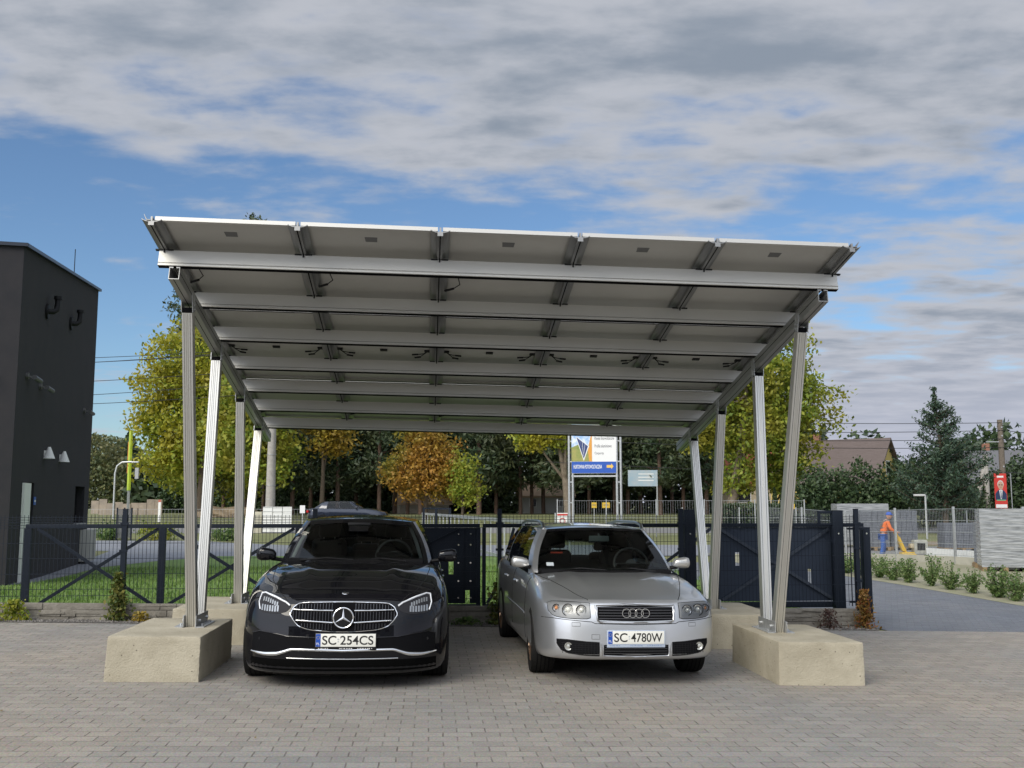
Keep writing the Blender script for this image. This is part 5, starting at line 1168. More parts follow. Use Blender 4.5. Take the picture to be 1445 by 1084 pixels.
# ------------------------------------------------------------------ generic builders for the far things
def pole(name, label, cat, x, y, h, r, m, r2=None, group=None, lean=0):
    t = thing(name, label, cat, (x, y, gz(x, y)), 0, group); MB().tube([(0, 0, -.1), (lean, 0, h)], [r, r2 or r * .7], 12).build('shaft', m, t, 60); return t
CP = mat('pole_concrete', (.40, .38, .34), .9, 0, (.30, .28, .25), 4); WD = mat('pole_wood', (.17, .14, .11), .9, 0, (.11, .09, .07), 5)
t = pole('utility_pole', 'round concrete utility pole under the back left corner of the carport roof', 'utility pole', -14.1, 60, 11, .30, CP, .17)
mb = MB(); mb.box((0, 0, 10.6), (2.4, .12, .12))
for x in (-1.1, 0, 1.1): mb.cyl((x, 0, 10.66), (x, 0, 10.9), .05, 8)
mb.build('crossarm', STEEL, t)
for z in (1.6, 2.4, 4.2): MB().ring((0, 0, z), .28, .015, 'z', 16).each('strap', STEEL, t)
t = pole('utility_pole', 'brown wooden utility pole standing behind the red portrait poster', 'utility pole', 28.72, 60, 6.25, .19, WD, .15)
mb = MB(); mb.bar((-.9, -.05, 4.95), (.3, -.05, 4.95), .05)
for z in (5.8, 5.3, 3.5): mb.cyl((0, -.2, z), (0, -.1, z), .05, 8)
mb.cyl((.45, 0, .5), (.45, 0, 3.1), .03, 6); mb.each('crossarm', STEEL, t)
t = pole('utility_pole', 'grey concrete pole with a leaning strut left of the wooden pole', 'utility pole', 27.75, 60, 4.2, .17, CP, .14)
MB().tube([(-1.05, 0, -.1), (-.05, 0, 3.6)], [.17, .14], 10).build('strut', CP, t, 60)
pole('utility_pole', 'thin brown wooden pole seen between the right rear carport legs', 'utility pole', 11.2, 55, 6.2, .07, WD, .06)
def wires(label, pts, sag, r=.016):
    mb = MB()
    for a, b in pts:
        a, b = Vector(a), Vector(b); mb.tube([a.lerp(b, k / 14) - Vector((0, 0, sag * 4 * (k / 14) * (1 - k / 14))) for k in range(15)], r, 4)
    return tag(mb.build('overhead_wires', WIRE, None), label, 'power line')
wires('overhead wires running from the left edge to the round concrete pole', [((-46, 56, z1), (-14.1 + dx, 60, z2)) for z1, z2, dx in ((9.85, 10.8, -1.1), (9.1, 10.8, 0), (9.2, 10.8, 1.1), (8.2, 9.6, 0), (7.2, 8.9, 0), (7.05, 8.2, 0))], .5, .017)
wires('overhead wires running from behind the ash tree to the wooden pole', [((2, 62, z1), (28.72, 59.85, z2)) for z1, z2 in ((6.4, 5.95), (5.9, 5.45), (5.6, 4.95), (4.2, 3.5), (7.1, 6.4))], .25, .017)
wires('overhead wires leaving the wooden pole to the right edge', [((28.72, 59.85, z1), (46, 52, z2)) for z1, z2 in ((5.95, 3.9), (5.45, 3.6), (4.95, 3.1), (3.5, 2.6))], .2, .017)

def onsign(label, x, y, w_, h_, z, rot, post, face, name='sign', cat='sign', th=.04, px=None):
    t = thing(name, label, cat, (x, y, gz(x, y)), rot); p = MB().box((0, 0, z + h_ / 2), (w_, th, h_)).build('panel', face, t)
    for q in (px if px is not None else (-w_ / 2 + .05, w_ / 2 - .05)): MB().box((q, .04, (z + h_) / 2), (post, post, z + h_)).each('post', STEEL, t)
    return t, p
# main billboard, turned a little to the left
bb, pn = onsign('tall billboard on twin posts with solar panel picture, blue band and yellow arrow', 3.6, 45, 1.96, 3.2, 2.98, R(-9), .1, WHITE, 'billboard', 'billboard', px=())
for q in (-1.10, -.94, 1.0, 1.17): MB().cyl((q, .04, 0), (q, .04, 6.5), .055, 10).each('post', STEEL, bb, 60)
mb = MB()
for z in np.arange(.8, 6.3, .9): mb.bar((-1.10, .04, z), (-.94, .04, z), .05); mb.bar((1.0, .04, z), (1.17, .04, z), .05)
mb.bar((-1.0, .04, 2.86), (1.05, .04, 2.86), .07); mb.each('rung', STEEL, bb)
yf = -.0225; BLU = mat('sign_royal_blue', (.018, .09, .42), .4)
MB().box((0, yf, 3.24), (1.95, .004, .50)).build('blue_band', BLU, pn)
MB().box((-.53, yf, 4.53), (.90, .004, 2.06)).build('sky_picture', mat('print_sky', (.30, .48, .75), .5, 0, (.75, .80, .88), 3.0, amt=(.4, .6)), pn)
MB().prism([(-.98, 3.50), (-.08, 3.50), (-.08, 4.15), (-.50, 4.32), (-.98, 4.12)], (0, yf - .003, 0), (1, 0, 0), (0, 0, 1), (0, -.001, 0)).build('field_picture', mat('print_field', (.20, .26, .06), .5, 0, (.36, .33, .10), 4), pn)
MB().prism([(-.20, 3.50), (-.08, 3.50), (-.08, 4.75), (-.16, 4.5), (-.26, 4.0)], (0, yf - .0045, 0), (1, 0, 0), (0, 0, 1), (0, -.001, 0)).build('sunset_picture', mat('print_orange', (.70, .32, .05), .5), pn)
MB().prism([(-.80, 4.62), (-.20, 4.18), (-.44, 3.52)], (0, yf - .006, 0), (1, 0, 0), (0, 0, 1), (0, -.001, 0)).build('module_edge', WHITE, pn)
MB().prism([(-.76, 4.57), (-.25, 4.17), (-.44, 3.62)], (0, yf - .0075, 0), (1, 0, 0), (0, 0, 1), (0, -.001, 0)).build('module_picture', mat('print_module', (.03, .05, .17), .4), pn)
mb = MB()
for k in (.25, .5, .75): a = Vector((-.76, 0, 4.57)).lerp(Vector((-.25, 0, 4.17)), k); mb.bar((a.x, yf - .010, a.z), (-.76 + (.32) * k ** .1, yf - .010, 4.57 - .9 * k ** .3), .012, .002)
mb.build('module_grid', WHITE, pn)
GT = mat('sign_grey_text', (.12, .12, .13), .5); AR = mat('sign_arrow', (.80, .50, .10), .5)
for s_, z_, w_ in (('Panele fotowoltaiczne', 4.52, .86), ('Profile aluminiowe', 4.18, .74), ('Carporty', 3.85, .40)): text('sign_text', s_, GT, pn, (.04 + w_ / 2, yf - .004, z_), FRONT, width=w_, height=.14)
text('sign_text', 'HURTOWNIA FOTOWOLTAICZNA', WHITE, pn, (-.27, yf - .005, 3.27), FRONT, width=1.25, height=.17, bold=.02)
MB().prism([(.56, 3.22), (.76, 3.22), (.76, 3.15), (.86, 3.28), (.76, 3.41), (.76, 3.34), (.56, 3.34)], (0, yf - .003, 0), (1, 0, 0), (0, 0, 1), (0, -.003, 0)).build('arrow', AR, pn)
MB().box((.445, yf - .003, 3.24), (.008, .003, .5)).build('joint', mat('joint_blue', (.01, .05, .25), .5), pn)
t, p = onsign('small far billboard with a pale blue and grey face right of the tall one', 10.2, 80, 2.3, 1.25, 2.25, 0, .1, mat('board_pale', (.42, .46, .48), .6, 0, (.30, .42, .50), 1.5), 'billboard', 'billboard', px=(1.1,))
mb = MB()
for z in (3.2, 2.95, 2.7): mb.box((.25, -.024, z), (1.2, .004, .07))
mb.each('text_bar', WHITE, p)
t, p = onsign('tall narrow green and yellow board on a post at the roadside', -28.0, 75, .55, 4.4, 1.9, R(-58), .12, mat('board_green', (.30, .46, .03), .5, 0, (.55, .62, .05), .8), 'roadside_board', 'sign', px=(0,), th=.15)
t, p = onsign('slim orange board behind the green and yellow one', -29.2, 78, .35, 2.4, 3.2, R(-50), .08, mat('board_orange', (.55, .22, .04), .5), 'roadside_board', 'sign', px=(0,), th=.1)
t = thing('street_lamp', 'curved grey street lamp left of the green and yellow board', 'street lamp', (-27.1, 70, gz(-27, 70))); mb = MB(); mb.tube([(0, 0, -.1), (0, 0, 3.1), (.12, 0, 3.6), (.45, 0, 3.85), (1.1, 0, 3.88)], .07, 10); mb.build('pole', STEEL, t, 60); MB().box((1.35, 0, 3.86), (.5, .2, .1)).build('lamp_head', STEEL, t, bevel=.02)
MB().box((1.5, 0, 3.1), (.24, .18, .75)).build('control_box', mat('box_grey', (.35, .36, .37), .6), t)
t = thing('street_lamp', 'short grey street lamp in front of the conifer at the right', 'street lamp', (19.3, 48, gz(19.3, 48))); MB().cyl((0, 0, -.1), (0, 0, 2.05), .05, 8).build('pole', STEEL, t, 60); MB().box((-.28, 0, 2.03), (.50, .16, .09)).build('lamp_head', mat('lamp_grey', (.5, .5, .5), .5), t, bevel=.015)
t = thing('marker_post', 'white marker post with a red top beside the left front carport leg', 'post', (-22.6, 66, gz(-22.6, 66))); MB().box((0, 0, .62), (.16, .08, 1.26)).each('post', WHITE, t); MB().box((0, 0, 1.32), (.165, .085, .14)).build('cap', mat('marker_red', (.45, .12, .08), .6), t)
t = thing('privacy_screen', 'pair of dark grey slatted screens beyond the lawn at the left', 'screen', (-17.5, 46.5, gz(-17.5, 46.5)), R(-12)); 
for x in (-.36, .0, .37): MB().box((x, 0, .72), (.05, .05, 1.5)).each('post', ANTH, t)
for x in (-.18, .18):
    mb = MB()
    for k in range(28): mb.box((x, 0, .12 + k * .047), (.30, .012, .036))
    mb.build('panel', mat('screen_grey', (.09, .095, .10), .7), t)
t = thing('soil_mound', 'brown heap of bare soil in front of the wood', 'soil heap', (-20.6, 74, gz(-20.6, 74)))
bm = bmesh.new(); bmesh.ops.create_icosphere(bm, subdivisions=4, radius=1)
for v in bm.verts: v.co = Vector((v.co.x * 2.4, v.co.y * 1.6, max(-.1, v.co.z) * .75)) * (1 + .12 * math.sin(v.co.x * 7 + v.co.z * 5) + random.gauss(0, .015))
me = bpy.data.meshes.new('heap'); bm.to_mesh(me); bm.free(); me.materials.append(DIRT); link('heap', me, t)
t = thing('utility_cabinet', 'low cream utility cabinet beside the round concrete pole', 'cabinet', (-13.3, 54, gz(-13.3, 54))); MB().box((0, 0, .55), (.45, .4, 1.1)).build('casing', mat('cream', (.50, .47, .36), .7), t, bevel=.02); MB().box((0, -.202, .6), (.3, .01, .7)).build('door', mat('cream2', (.42, .40, .32), .7), t)
t = thing('stacked_white_boards', 'white gridded boards standing beside the cream cabinet', 'boards', (-12.2, 53.5, gz(-12.2, 53.5))); mb = MB()
for k in range(3): mb.box((-.5 + k * .5, .04 * k, .72), (.48, .03, 1.3))
mb.each('board', WHITE, t); mb = MB()
for k in range(6): mb.box((0, -.03, .25 + k * .22), (1.5, .012, .018))
mb.each('batten', STEEL, t)
t, p = onsign('small white notice on a post left of the far dark car', -11.4, 56, .28, .42, .95, 0, .05, WHITE, 'notice_sign', 'sign', px=(0,))
t, p = onsign('white notice with a red header and a red emblem beside the tall billboard', 1.42, 29, .30, .40, .98, 0, .04, WHITE, 'notice_sign', 'sign', px=(-.2, .2)); RED = mat('sign_red', (.55, .04, .03), .5)
MB().box((0, -.023, 1.33), (.29, .004, .05)).build('header', RED, p); MB().ring((0, -.024, 1.16), .07, .012, 'y', 20, 5).build('emblem', RED, p)
for (x, y, w_, lab) in ((4.15, 52, .26, 'small yellow notice on the site fence, the left one of two'), (4.75, 52, .38, 'wider yellow notice on the site fence, the right one of two')):
    t, p = onsign(lab, x, y, w_, .28, 1.35, 0, .04, mat('notice_yellow', (.65, .42, .03), .5), 'notice_sign', 'sign', px=(0,)); MB().box((0, -.022, 1.5), (w_ * .7, .004, .04)).each('text_bar', GT, p)
t, p = onsign('yellow notice with dark lettering on the far fence behind the right carport legs', 14.9, 55, .42, .28, 1.2, 0, .04, mat('notice_yellow', (.65, .42, .03), .5), 'notice_sign', 'sign', px=(0,)); MB().box((0, -.022, 1.35), (.3, .004, .06)).each('text_bar', GT, p)
# portrait poster on the pole
pt, pn = onsign('red poster with a portrait of a grey haired man in glasses on the wooden pole', 27.6, 58, .72, 1.95, 1.15, R(4), .05, RED, 'portrait_poster', 'poster', px=(0,), th=.02)
SKIN = mat('print_skin', (.50, .30, .21), .6); HAIR = mat('print_hair', (.55, .53, .5), .6); NAVY = mat('print_navy', (.02, .035, .09), .6)
def disc(c, rx, rz, m, nm, y, par): return MB().prism([(c[0] + rx * math.cos(a), c[1] + rz * math.sin(a)) for a in np.linspace(0, 2 * math.pi, 24)[:-1]], (0, y, 0), (1, 0, 0), (0, 0, 1), (0, -.002, 0)).build(nm, m, par)
disc((0, 2.48), .185, .24, HAIR, 'hair_print', -.0125, pn); disc((0, 2.42), .165, .23, SKIN, 'face_print', -.015, pn)
MB().prism([(-.33, 1.62), (.33, 1.62), (.33, 1.95), (.22, 2.10), (.09, 2.2), (-.09, 2.2), (-.22, 2.10), (-.33, 1.95)], (0, -.0120, 0), (1, 0, 0), (0, 0, 1), (0, -.001, 0)).build('suit_print', NAVY, pn)
MB().prism([(-.10, 2.18), (.10, 2.18), (.03, 1.66), (-.03, 1.66)], (0, -.0150, 0), (1, 0, 0), (0, 0, 1), (0, -.001, 0)).build('shirt_print', WHITE, pn)
MB().prism([(-.025, 2.15), (.025, 2.15), (.03, 1.75), (0, 1.68), (-.03, 1.75)], (0, -.0170, 0), (1, 0, 0), (0, 0, 1), (0, -.001, 0)).build('tie_print', NAVY, pn)
MB().box((-.07, -.019, 2.46), (.09, .002, .05)).box((.07, -.019, 2.46), (.09, .002, .05)).box((0, -.019, 2.33), (.10, .002, .012)).each('glasses_print', INK, pn)
MB().box((0, -.0145, 2.92), (.38, .002, .10)).box((0, -.0145, 1.27), (.66, .002, .19)).each('white_bar', WHITE, pn); MB().box((0, -.0145, 1.60), (.52, .002, .06)).build('green_bar', mat('print_green', (.15, .4, .2), .6), pn)

# far fences
def fence(name, label, pts, h, sp, post, m, pm, z0=.05, group=None, rails=(0.0, .5, 1.0), wr=.006):
    t = thing(name, label, 'fence', (0, 0, 0))
    P = [Vector((x, y, gz(x, y))) for x, y in pts]
    for p in P: MB().box(p + Vector((0, 0, h / 2 + .03)), (post, post, h + .06)).each('post', pm, t)
    for a, b in zip(P[:-1], P[1:]):
        mb = MB(); n_ = int((b - a).length / sp)
        for k in range(1, n_): q = a.lerp(b, k / n_); mb.box(q + Vector((0, 0, (h + z0) / 2)), (wr, wr, h - z0))
        for r_ in rails: mb.bar(a + Vector((0, 0, z0 + (h - z0) * r_)), b + Vector((0, 0, z0 + (h - z0) * r_)), .012)
        mb.build('mesh_panel', m, t)
    return t
fence('galvanised_fence', 'light galvanised mesh fence behind the row of young shrubs', [(14.1, 20.8), (13.4, 23.2), (12.7, 25.6), (12.0, 28.0), (11.3, 30.4), (10.6, 32.8), (9.9, 35.2), (9.2, 37.6)], 1.5, .06, .06, STEEL, STEEL, .25, rails=(0, .25, .5, .75, 1.0), wr=.0036)
t = thing('concrete_kerb', 'pale concrete base board under the galvanised fence', 'kerb', (0, 0, 0)); mb = MB()
for a, b in zip([(14.1, 20.8), (13.4, 23.2), (12.7, 25.6), (12.0, 28.0), (11.3, 30.4), (10.6, 32.8), (9.9, 35.2)], [(13.4, 23.2), (12.7, 25.6), (12.0, 28.0), (11.3, 30.4), (10.6, 32.8), (9.9, 35.2), (9.2, 37.6)]): mb.bar((*a, gz(*a) + .1), (*b, gz(*b) + .1), .05, .24)
mb.each('board', mat('kerb_pale', (.42, .40, .33), .9, 0, (.34, .33, .27), 3), t)
fence('site_fence', 'grey mobile site fence panels around the tall billboard', [(2.2, 50), (4.6, 50.2), (7.0, 50), (9.4, 50.3), (11.8, 50), (14.2, 50)], 1.75, .12, .05, STEEL, STEEL, .1, rails=(0, .5, 1))
fence('far_fence', 'dark bar fence along the far side of the road at the right', [(9 + 3 * k, 54.4) for k in range(12)], 1.25, .14, .06, ANTH, STEEL, .1, rails=(.1, .9), wr=.02)
fence('roadside_fence', 'thin wire fence along the far side of the road at the left', [(-34 + 3 * k, 60.5) for k in range(9)], 1.0, .2, .05, STEEL, WD, .1, rails=(.3, 1))
MB_ = MB(); MB_.box((0, 0, .16), (1.9, .06, .36)); t = thing('white_board', 'low white board lying along the foot of the galvanised fence', 'board', (12.35, 29.2, .02), R(106)); MB_.each('board', WHITE, t)

# pallets of paving stones
def pallet(label, x, y, w_, h_, dp, rot, m, wrap=0.0):
    t = thing('paver_pallet', label, 'pallet', (x, y, gz(x, y) + .012), rot, 'pallets of paving stones beyond the driveway'); mb = MB()
    for k in (-1, 0, 1): mb.box((k * w_ * .44, 0, .05), (.1, dp, .1))
    for k in range(6): mb.box((0, -dp / 2 + dp * (k + .5) / 6, .11), (w_, dp / 7, .02))
    mb.build('wooden_pallet', mat('pallet_wood', (.30, .21, .11), .85, 0, (.22, .15, .08), 6), t)
    mb = MB(); z = .125; rr = random.Random(int(x * 10)); n_ = int((h_ - .12) / .085)
    for k in range(n_):
        cnt = int(w_ / .2)
        for q in range(cnt):
            l = (w_ - .06) / cnt; mb.box((-w_ / 2 + .03 + l * (q + .5) + rr.uniform(-.003, .003), rr.uniform(-.006, .006), z + .04), (l - .008, dp - .06, .077))
        z += .085
    o = mb.build('stone_stack', m, t)
    if wrap:
        mb = MB(); N_ = 60; rows_ = []
        per = [(-w_ / 2, -dp / 2), (w_ / 2, -dp / 2), (w_ / 2, dp / 2), (-w_ / 2, dp / 2), (-w_ / 2, -dp / 2)]
        for r_ in range(34):
            zz_ = .1 + (h_ - .08) * r_ / 33; ro = []
            for a, b in zip(per[:-1], per[1:]):
                for q in range(12): ro.append(Vector((a[0] + (b[0] - a[0]) * q / 12, a[1] + (b[1] - a[1]) * q / 12, zz_)))
            for v in ro: v.x *= 1.0 + wrap * math.sin(v.z * 55 + v.x * 3 + v.y * 2) + rr.gauss(0, .003); v.y *= 1.0 + wrap * math.sin(v.z * 47 + v.x * 5) + rr.gauss(0, .003)
            rows_.append(ro)
        n2 = len(rows_[0]); mb.add([v for r_ in rows_ for v in r_], [(r_ * n2 + q, r_ * n2 + (q + 1) % n2, (r_ + 1) * n2 + (q + 1) % n2, (r_ + 1) * n2 + q) for r_ in range(33) for q in range(n2)]); mb.build('plastic_wrap', mat('stretch_wrap', (.42, .43, .43), .25, 0, (.12, .13, .14), 2.2, sc=(1, 1, 16)), t, 40)
    return t
ST = mat('paver_grey', (.20, .21, .23), .9, 0, (.26, .27, .29), 8); ST2 = mat('paver_dark', (.10, .11, .13), .9, 0, (.14, .15, .17), 8)
pallet('tall grey pallet of paving stones in wrinkled plastic wrap at the right edge', 12.0, 25.3, 1.06, 1.48, .9, R(-18), ST, .014)
pallet('narrow blue grey pallet of paving stones just left of the wrapped one', 12.15, 26.6, .5, 1.15, .7, R(-18), ST, 0)
pallet('low dark pallet of paving stones right of the worker, in the middle', 15.6, 36, 1.3, .98, 1.0, R(-8), ST2)
pallet('dark pallet of paving stones directly behind the worker', 12.9, 37, 1.05, 1.45, 1.0, R(-5), ST2)
pallet('dark pallet of paving stones touching the right side of the one behind the worker', 14.0, 37.2, 1.0, 1.40, 1.0, R(-5), ST2)
pallet('pallet of paving stones in grey wrap at the back of the group behind the worker', 13.3, 39.4, 1.9, 1.62, 1.0, R(-5), ST, .006)

# houses
def house(label, x, y, rot, L_, W_, hw_, hr, wallm, roofm, wins=()):
    t = thing('house', label, 'house', (x, y, gz(x, y)), rot); mb = MB()
    mb.add([(-L_ / 2, -W_ / 2, 0), (L_ / 2, -W_ / 2, 0), (L_ / 2, W_ / 2, 0), (-L_ / 2, W_ / 2, 0), (-L_ / 2, -W_ / 2, hw_), (L_ / 2, -W_ / 2, hw_), (L_ / 2, W_ / 2, hw_), (-L_ / 2, W_ / 2, hw_), (-L_ / 2, 0, hr), (L_ / 2, 0, hr)], [(0, 1, 5, 4), (1, 2, 6, 9, 5), (2, 3, 7, 6), (3, 0, 4, 8, 7)])
    mb.build('wall', wallm, t); mb = MB(); e = .35
    for s in (-1, 1):
        sl_ = (hr - hw_) / (W_ / 2); a = [(-L_ / 2 - e, 0, hr + .1), (L_ / 2 + e, 0, hr + .1), (L_ / 2 + e, s * (W_ / 2 + e), hw_ - e * sl_ + .1), (-L_ / 2 - e, s * (W_ / 2 + e), hw_ - e * sl_ + .1)]
        mb.add(a + [(p[0], p[1], p[2] + .16) for p in a], [(0, 1, 2, 3), (4, 5, 6, 7), (0, 1, 5, 4), (1, 2, 6, 5), (2, 3, 7, 6), (3, 0, 4, 7)])
    r_ = mb.build('roof', roofm, t); MB().box((-L_ * .2, .5, hr + .3), (.5, .5, 1.0)).build('chimney', mat('chimney_brick', (.25, .12, .08), .9), r_)
    for (sx, sz, sw, sh, side) in wins:
        o = MB().box(((sx, -W_ / 2 - .01, sz) if side == 0 else (L_ / 2 + .01, sx, sz)), ((sw, .06, sh) if side == 0 else (.06, sw, sh))).build('window', WHITE, t)
        MB().box(((sx, -W_ / 2 - .05, sz) if side == 0 else (L_ / 2 + .05, sx, sz)), ((sw - .15, .04, sh - .15) if side == 0 else (.04, sw - .15, sh - .15))).build('pane', BLKGL, o)
    return t
house('yellow walled house with a dark brown tiled roof behind the evergreen bushes', 27.2, 86, R(-36), 8.5, 7.5, 2.6, 6.0, mat('yellow_render', (.55, .42, .14), .9), mat('brown_tile', (.10, .075, .065), .7, 0, (.13, .10, .09), 2, sc=(1, 8, 1)), [(0, 1.6, 1.2, 1.2, 0), (0, 3.8, 1.2, 1.2, 1), (0, 1.5, 1.4, 1.2, 1)])
house('cream house with an orange red roof half hidden behind the ash tree', 22.0, 92, R(-35), 6, 6, 2.6, 5.2, mat('cream_render', (.50, .42, .30), .9), mat('red_tile', (.33, .10, .05), .8), [(0, 1.6, 1.2, 1.2, 0)])
house('grey gabled shed roof behind the utility poles at the right', 36.2, 76, R(-18), 4.2, 4.6, 2.2, 4.6, mat('shed_grey', (.20, .20, .21), .9), mat('shed_roof', (.12, .12, .13), .8))
house('pale far barn between the pine trunks over the gate', -8.6, 98, R(12), 4.6, 4, .9, 2.1, mat('barn_wall', (.5, .45, .38), .9), mat('barn_roof', (.55, .40, .28), .9), ())
house('white far house with blue windows between the pine trunks left of the tall billboard', 3.2, 99, R(5), 4.6, 4, 1.6, 2.8, mat('white_render', (.5, .5, .47), .9), mat('barn_roof', (.55, .40, .28), .9), [(-1.4, 1.0, .7, .8, 0), (1.2, 1.0, .7, .8, 0)])
t = thing('ruined_wall', 'low broken pinkish wall at the foot of the olive tree', 'wall', (-31.5, 84, gz(-31, 84)), R(8)); mb = MB()
for k in range(9): mb.box((k * .62 - 2.4, random.uniform(-.05, .05), .45 + random.uniform(-.15, .2)), (.60, .35, .9 + random.uniform(0, .4)))
mb.build('masonry', mat('old_wall', (.40, .33, .26), .95, 0, (.28, .24, .20), 2), t)

# far dark saloon on the road
SPD = dict(SPM); SPD.update(paint=mat('dark_blue_paint', (.012, .018, .035), .25, .3, coat=1.0), sglass=glass('far_glass', (.75, .78, .78)), trim=BLKGL)
dc = thing('parked_car', 'dark blue saloon seen from the side on the road beyond the gate', 'car', (-7.35, 61.4, gz(-9, 61.4) + .02), R(93))
SPD['W'] = .9; SPD['L'] = 4.75
body, BV, zt = make_car(SPD, dc); greenhouse(SPD, dc, zt)
for y in SPD['axles']:
    for s in (-1, 1): wheel(dc, s * .79, y, .33, .23, s, 5)
TL = mat('tail_lamp', (.5, .02, .02), .3)
for s in (-1, 1): MB().box((s * .62, 4.70, .82), (.36, .12, .13)).build('tail_lamp', TL, dc, bevel=.02); mirror(dc, BV, s * .80, 1.82, 1.05, s, SPD['paint'])
MB().box((0, 4.74, .62), (.52, .03, .11)).build('number_plate', WHITEP, dc)

# ------------------------------------------------------------------ the worker and his plate compactor
def skin(name, pts, edges, rad, m, parent, sub=2):
    me = bpy.data.meshes.new(name); me.from_pydata(pts, edges, []); o = link(name, me)
    s = o.modifiers.new('s', 'SKIN'); sv = me.skin_vertices[0].data
    for i, r_ in enumerate(rad): sv[i].radius = (r_, r_) if not isinstance(r_, tuple) else r_
    sv[0].use_root = True; q = o.modifiers.new('q', 'SUBSURF'); q.levels = sub; q.render_levels = sub
    bpy.context.view_layer.update(); m2 = bpy.data.meshes.new_from_object(o.evaluated_get(bpy.context.evaluated_depsgraph_get())); bpy.data.objects.remove(o)
    m2.materials.clear(); m2.materials.append(m); m2.name = name
    m2.polygons.foreach_set('use_smooth', [True] * len(m2.polygons)); return link(name, m2, parent)
WX, WY = 11.85, 33.0
wk = thing('person', 'worker in an orange vest and blue trousers and cap steering a yellow plate compactor', 'person', (WX, WY, gz(WX, WY) + .012), R(-8))
wk.scale = (.92, .92, .92)
# x = walking direction (right), z up; slightly bent forward, arms reaching to the handle
B = [(0, 0, .92), (.04, 0, 1.08), (.10, 0, 1.26), (.15, 0, 1.38), (.19, 0, 1.46),
     (.02, .10, .88), (.06, .11, .48), (-.02, .11, .08), (.14, .12, .04), (-.02, -.10, .88), (-.03, -.11, .48), (-.14, -.11, .08), (.02, -.12, .04),
     (.14, .19, 1.36), (.22, .23, 1.12), (.42, .16, 1.02), (.14, -.19, 1.36), (.22, -.23, 1.12), (.42, -.16, 1.02)]
Eb = [(0, 1), (1, 2), (2, 3), (3, 4), (0, 5), (5, 6), (6, 7), (7, 8), (0, 9), (9, 10), (10, 11), (11, 12), (3, 13), (13, 14), (14, 15), (3, 16), (16, 17), (17, 18)]
rb = [(.15, .11), (.13, .10), (.16, .11), (.12, .09), .05, .085, .055, .04, .035, .085, .055, .04, .035, .055, .042, .028, .055, .042, .028]
SK = mat('skin', (.45, .26, .18), .6)
skin('body', B, Eb, rb, SK, wk)
skin('hand', [(.42, .16, 1.02), (.47, .15, 1.0), (.52, .14, .99)], [(0, 1), (1, 2)], [.03, .035, .02], SK, wk); 
for sy in (-1, 1):
    for k in range(4): skin('finger', [(.48, sy * (.13 + .016 * k), 1.01), (.53, sy * (.13 + .016 * k), 1.015), (.545, sy * (.13 + .016 * k), .985), (.52, sy * (.13 + .016 * k), .97)], [(0, 1), (1, 2), (2, 3)], [.010, .009, .008, .007], SK, wk, 1)
    skin('thumb', [(.46, sy * .12, 1.0), (.49, sy * .10, .985), (.52, sy * .11, .975)], [(0, 1), (1, 2)], [.011, .010, .008], SK, wk, 1)
skin('hand', [(.42, -.16, 1.02), (.47, -.15, 1.0), (.52, -.14, .99)], [(0, 1), (1, 2)], [.03, .035, .02], SK, wk)
# head with nose, ears, cap
hp = Vector((.235, 0, 1.57)); mb = MB(); n = 20; rows_ = []
for i in range(13):
    ph = math.pi * i / 12; zz_ = math.cos(ph); rr_ = math.sin(ph) ** .85
    for k in range(n):
        a = 2 * math.pi * k / n; x_ = math.cos(a); y_ = math.sin(a); fx = .098 * rr_ * x_ * (1 - .12 * (zz_ < -.3) * (1 if x_ < 0 else 0)); fy_ = .076 * rr_ * y_ * (1 - .22 * max(0, -zz_))
        if x_ > .9 and abs(zz_ + .05) < .3: fx += .022 * (1 - abs(y_) * 2)
        rows_.append(hp + Vector((fx, fy_, .118 * zz_)))
mb.add(rows_, [(i * n + k, i * n + (k + 1) % n, (i + 1) * n + (k + 1) % n, (i + 1) * n + k) for i in range(12) for k in range(n)])
mb.box(hp + Vector((.105, 0, -.012)), (.03, .022, .036)); mb.box(hp + Vector((-.005, .078, -.01)), (.03, .015, .05)); mb.box(hp + Vector((-.005, -.078, -.01)), (.03, .015, .05))
hd = mb.build('head', SK, wk, 60); MB().box(hp + Vector((.088, .03, .015)), (.012, .022, .010)).box(hp + Vector((.088, -.03, .015)), (.012, .022, .010)).each('eye', INK, hd); MB().box(hp + Vector((.090, 0, -.055)), (.01, .04, .008)).build('mouth', mat('lips', (.3, .12, .1), .6), hd)
CAPM = mat('cap_blue', (.04, .10, .42), .8)
mb = MB(); mb.lathe([(.001, .14), (.06, .128), (.095, .09), (.106, .04), (.104, .03)], hp, 'z', 20); mb.box(hp + Vector((.13, 0, .045)), (.10, .13, .012), rotm('Y', R(8))); mb.build('cap', CAPM, wk, 50)
ORV = mat('vest_orange', (.75, .16, .03), .7); TRB = mat('trousers_blue', (.04, .12, .38), .8, 0, (.03, .08, .28), 8)
skin('jacket', [(.01, 0, .90), (.04, 0, 1.05), (.10, 0, 1.25), (.15, 0, 1.38), (.14, .19, 1.36), (.22, .24, 1.12), (.38, .175, 1.03), (.14, -.19, 1.36), (.22, -.24, 1.12), (.38, -.175, 1.03)], [(0, 1), (1, 2), (2, 3), (3, 4), (4, 5), (5, 6), (3, 7), (7, 8), (8, 9)], [(.18, .14), (.17, .13), (.19, .14), (.14, .11), .075, .062, .048, .075, .062, .048], ORV, wk)
mb = MB()
for z_ in (1.02, 1.16): mb.ring((.05 + (z_ - 1) * .3, 0, z_), .185, .022, 'z', 24, 5, sy=.82)
for sy in (-1, 1): mb.tube([(.17, sy * .09, 1.12), (.225, sy * .10, 1.28), (.17, sy * .11, 1.44), (.05, sy * .10, 1.40), (-.06, sy * .09, 1.2)], .022, 6)
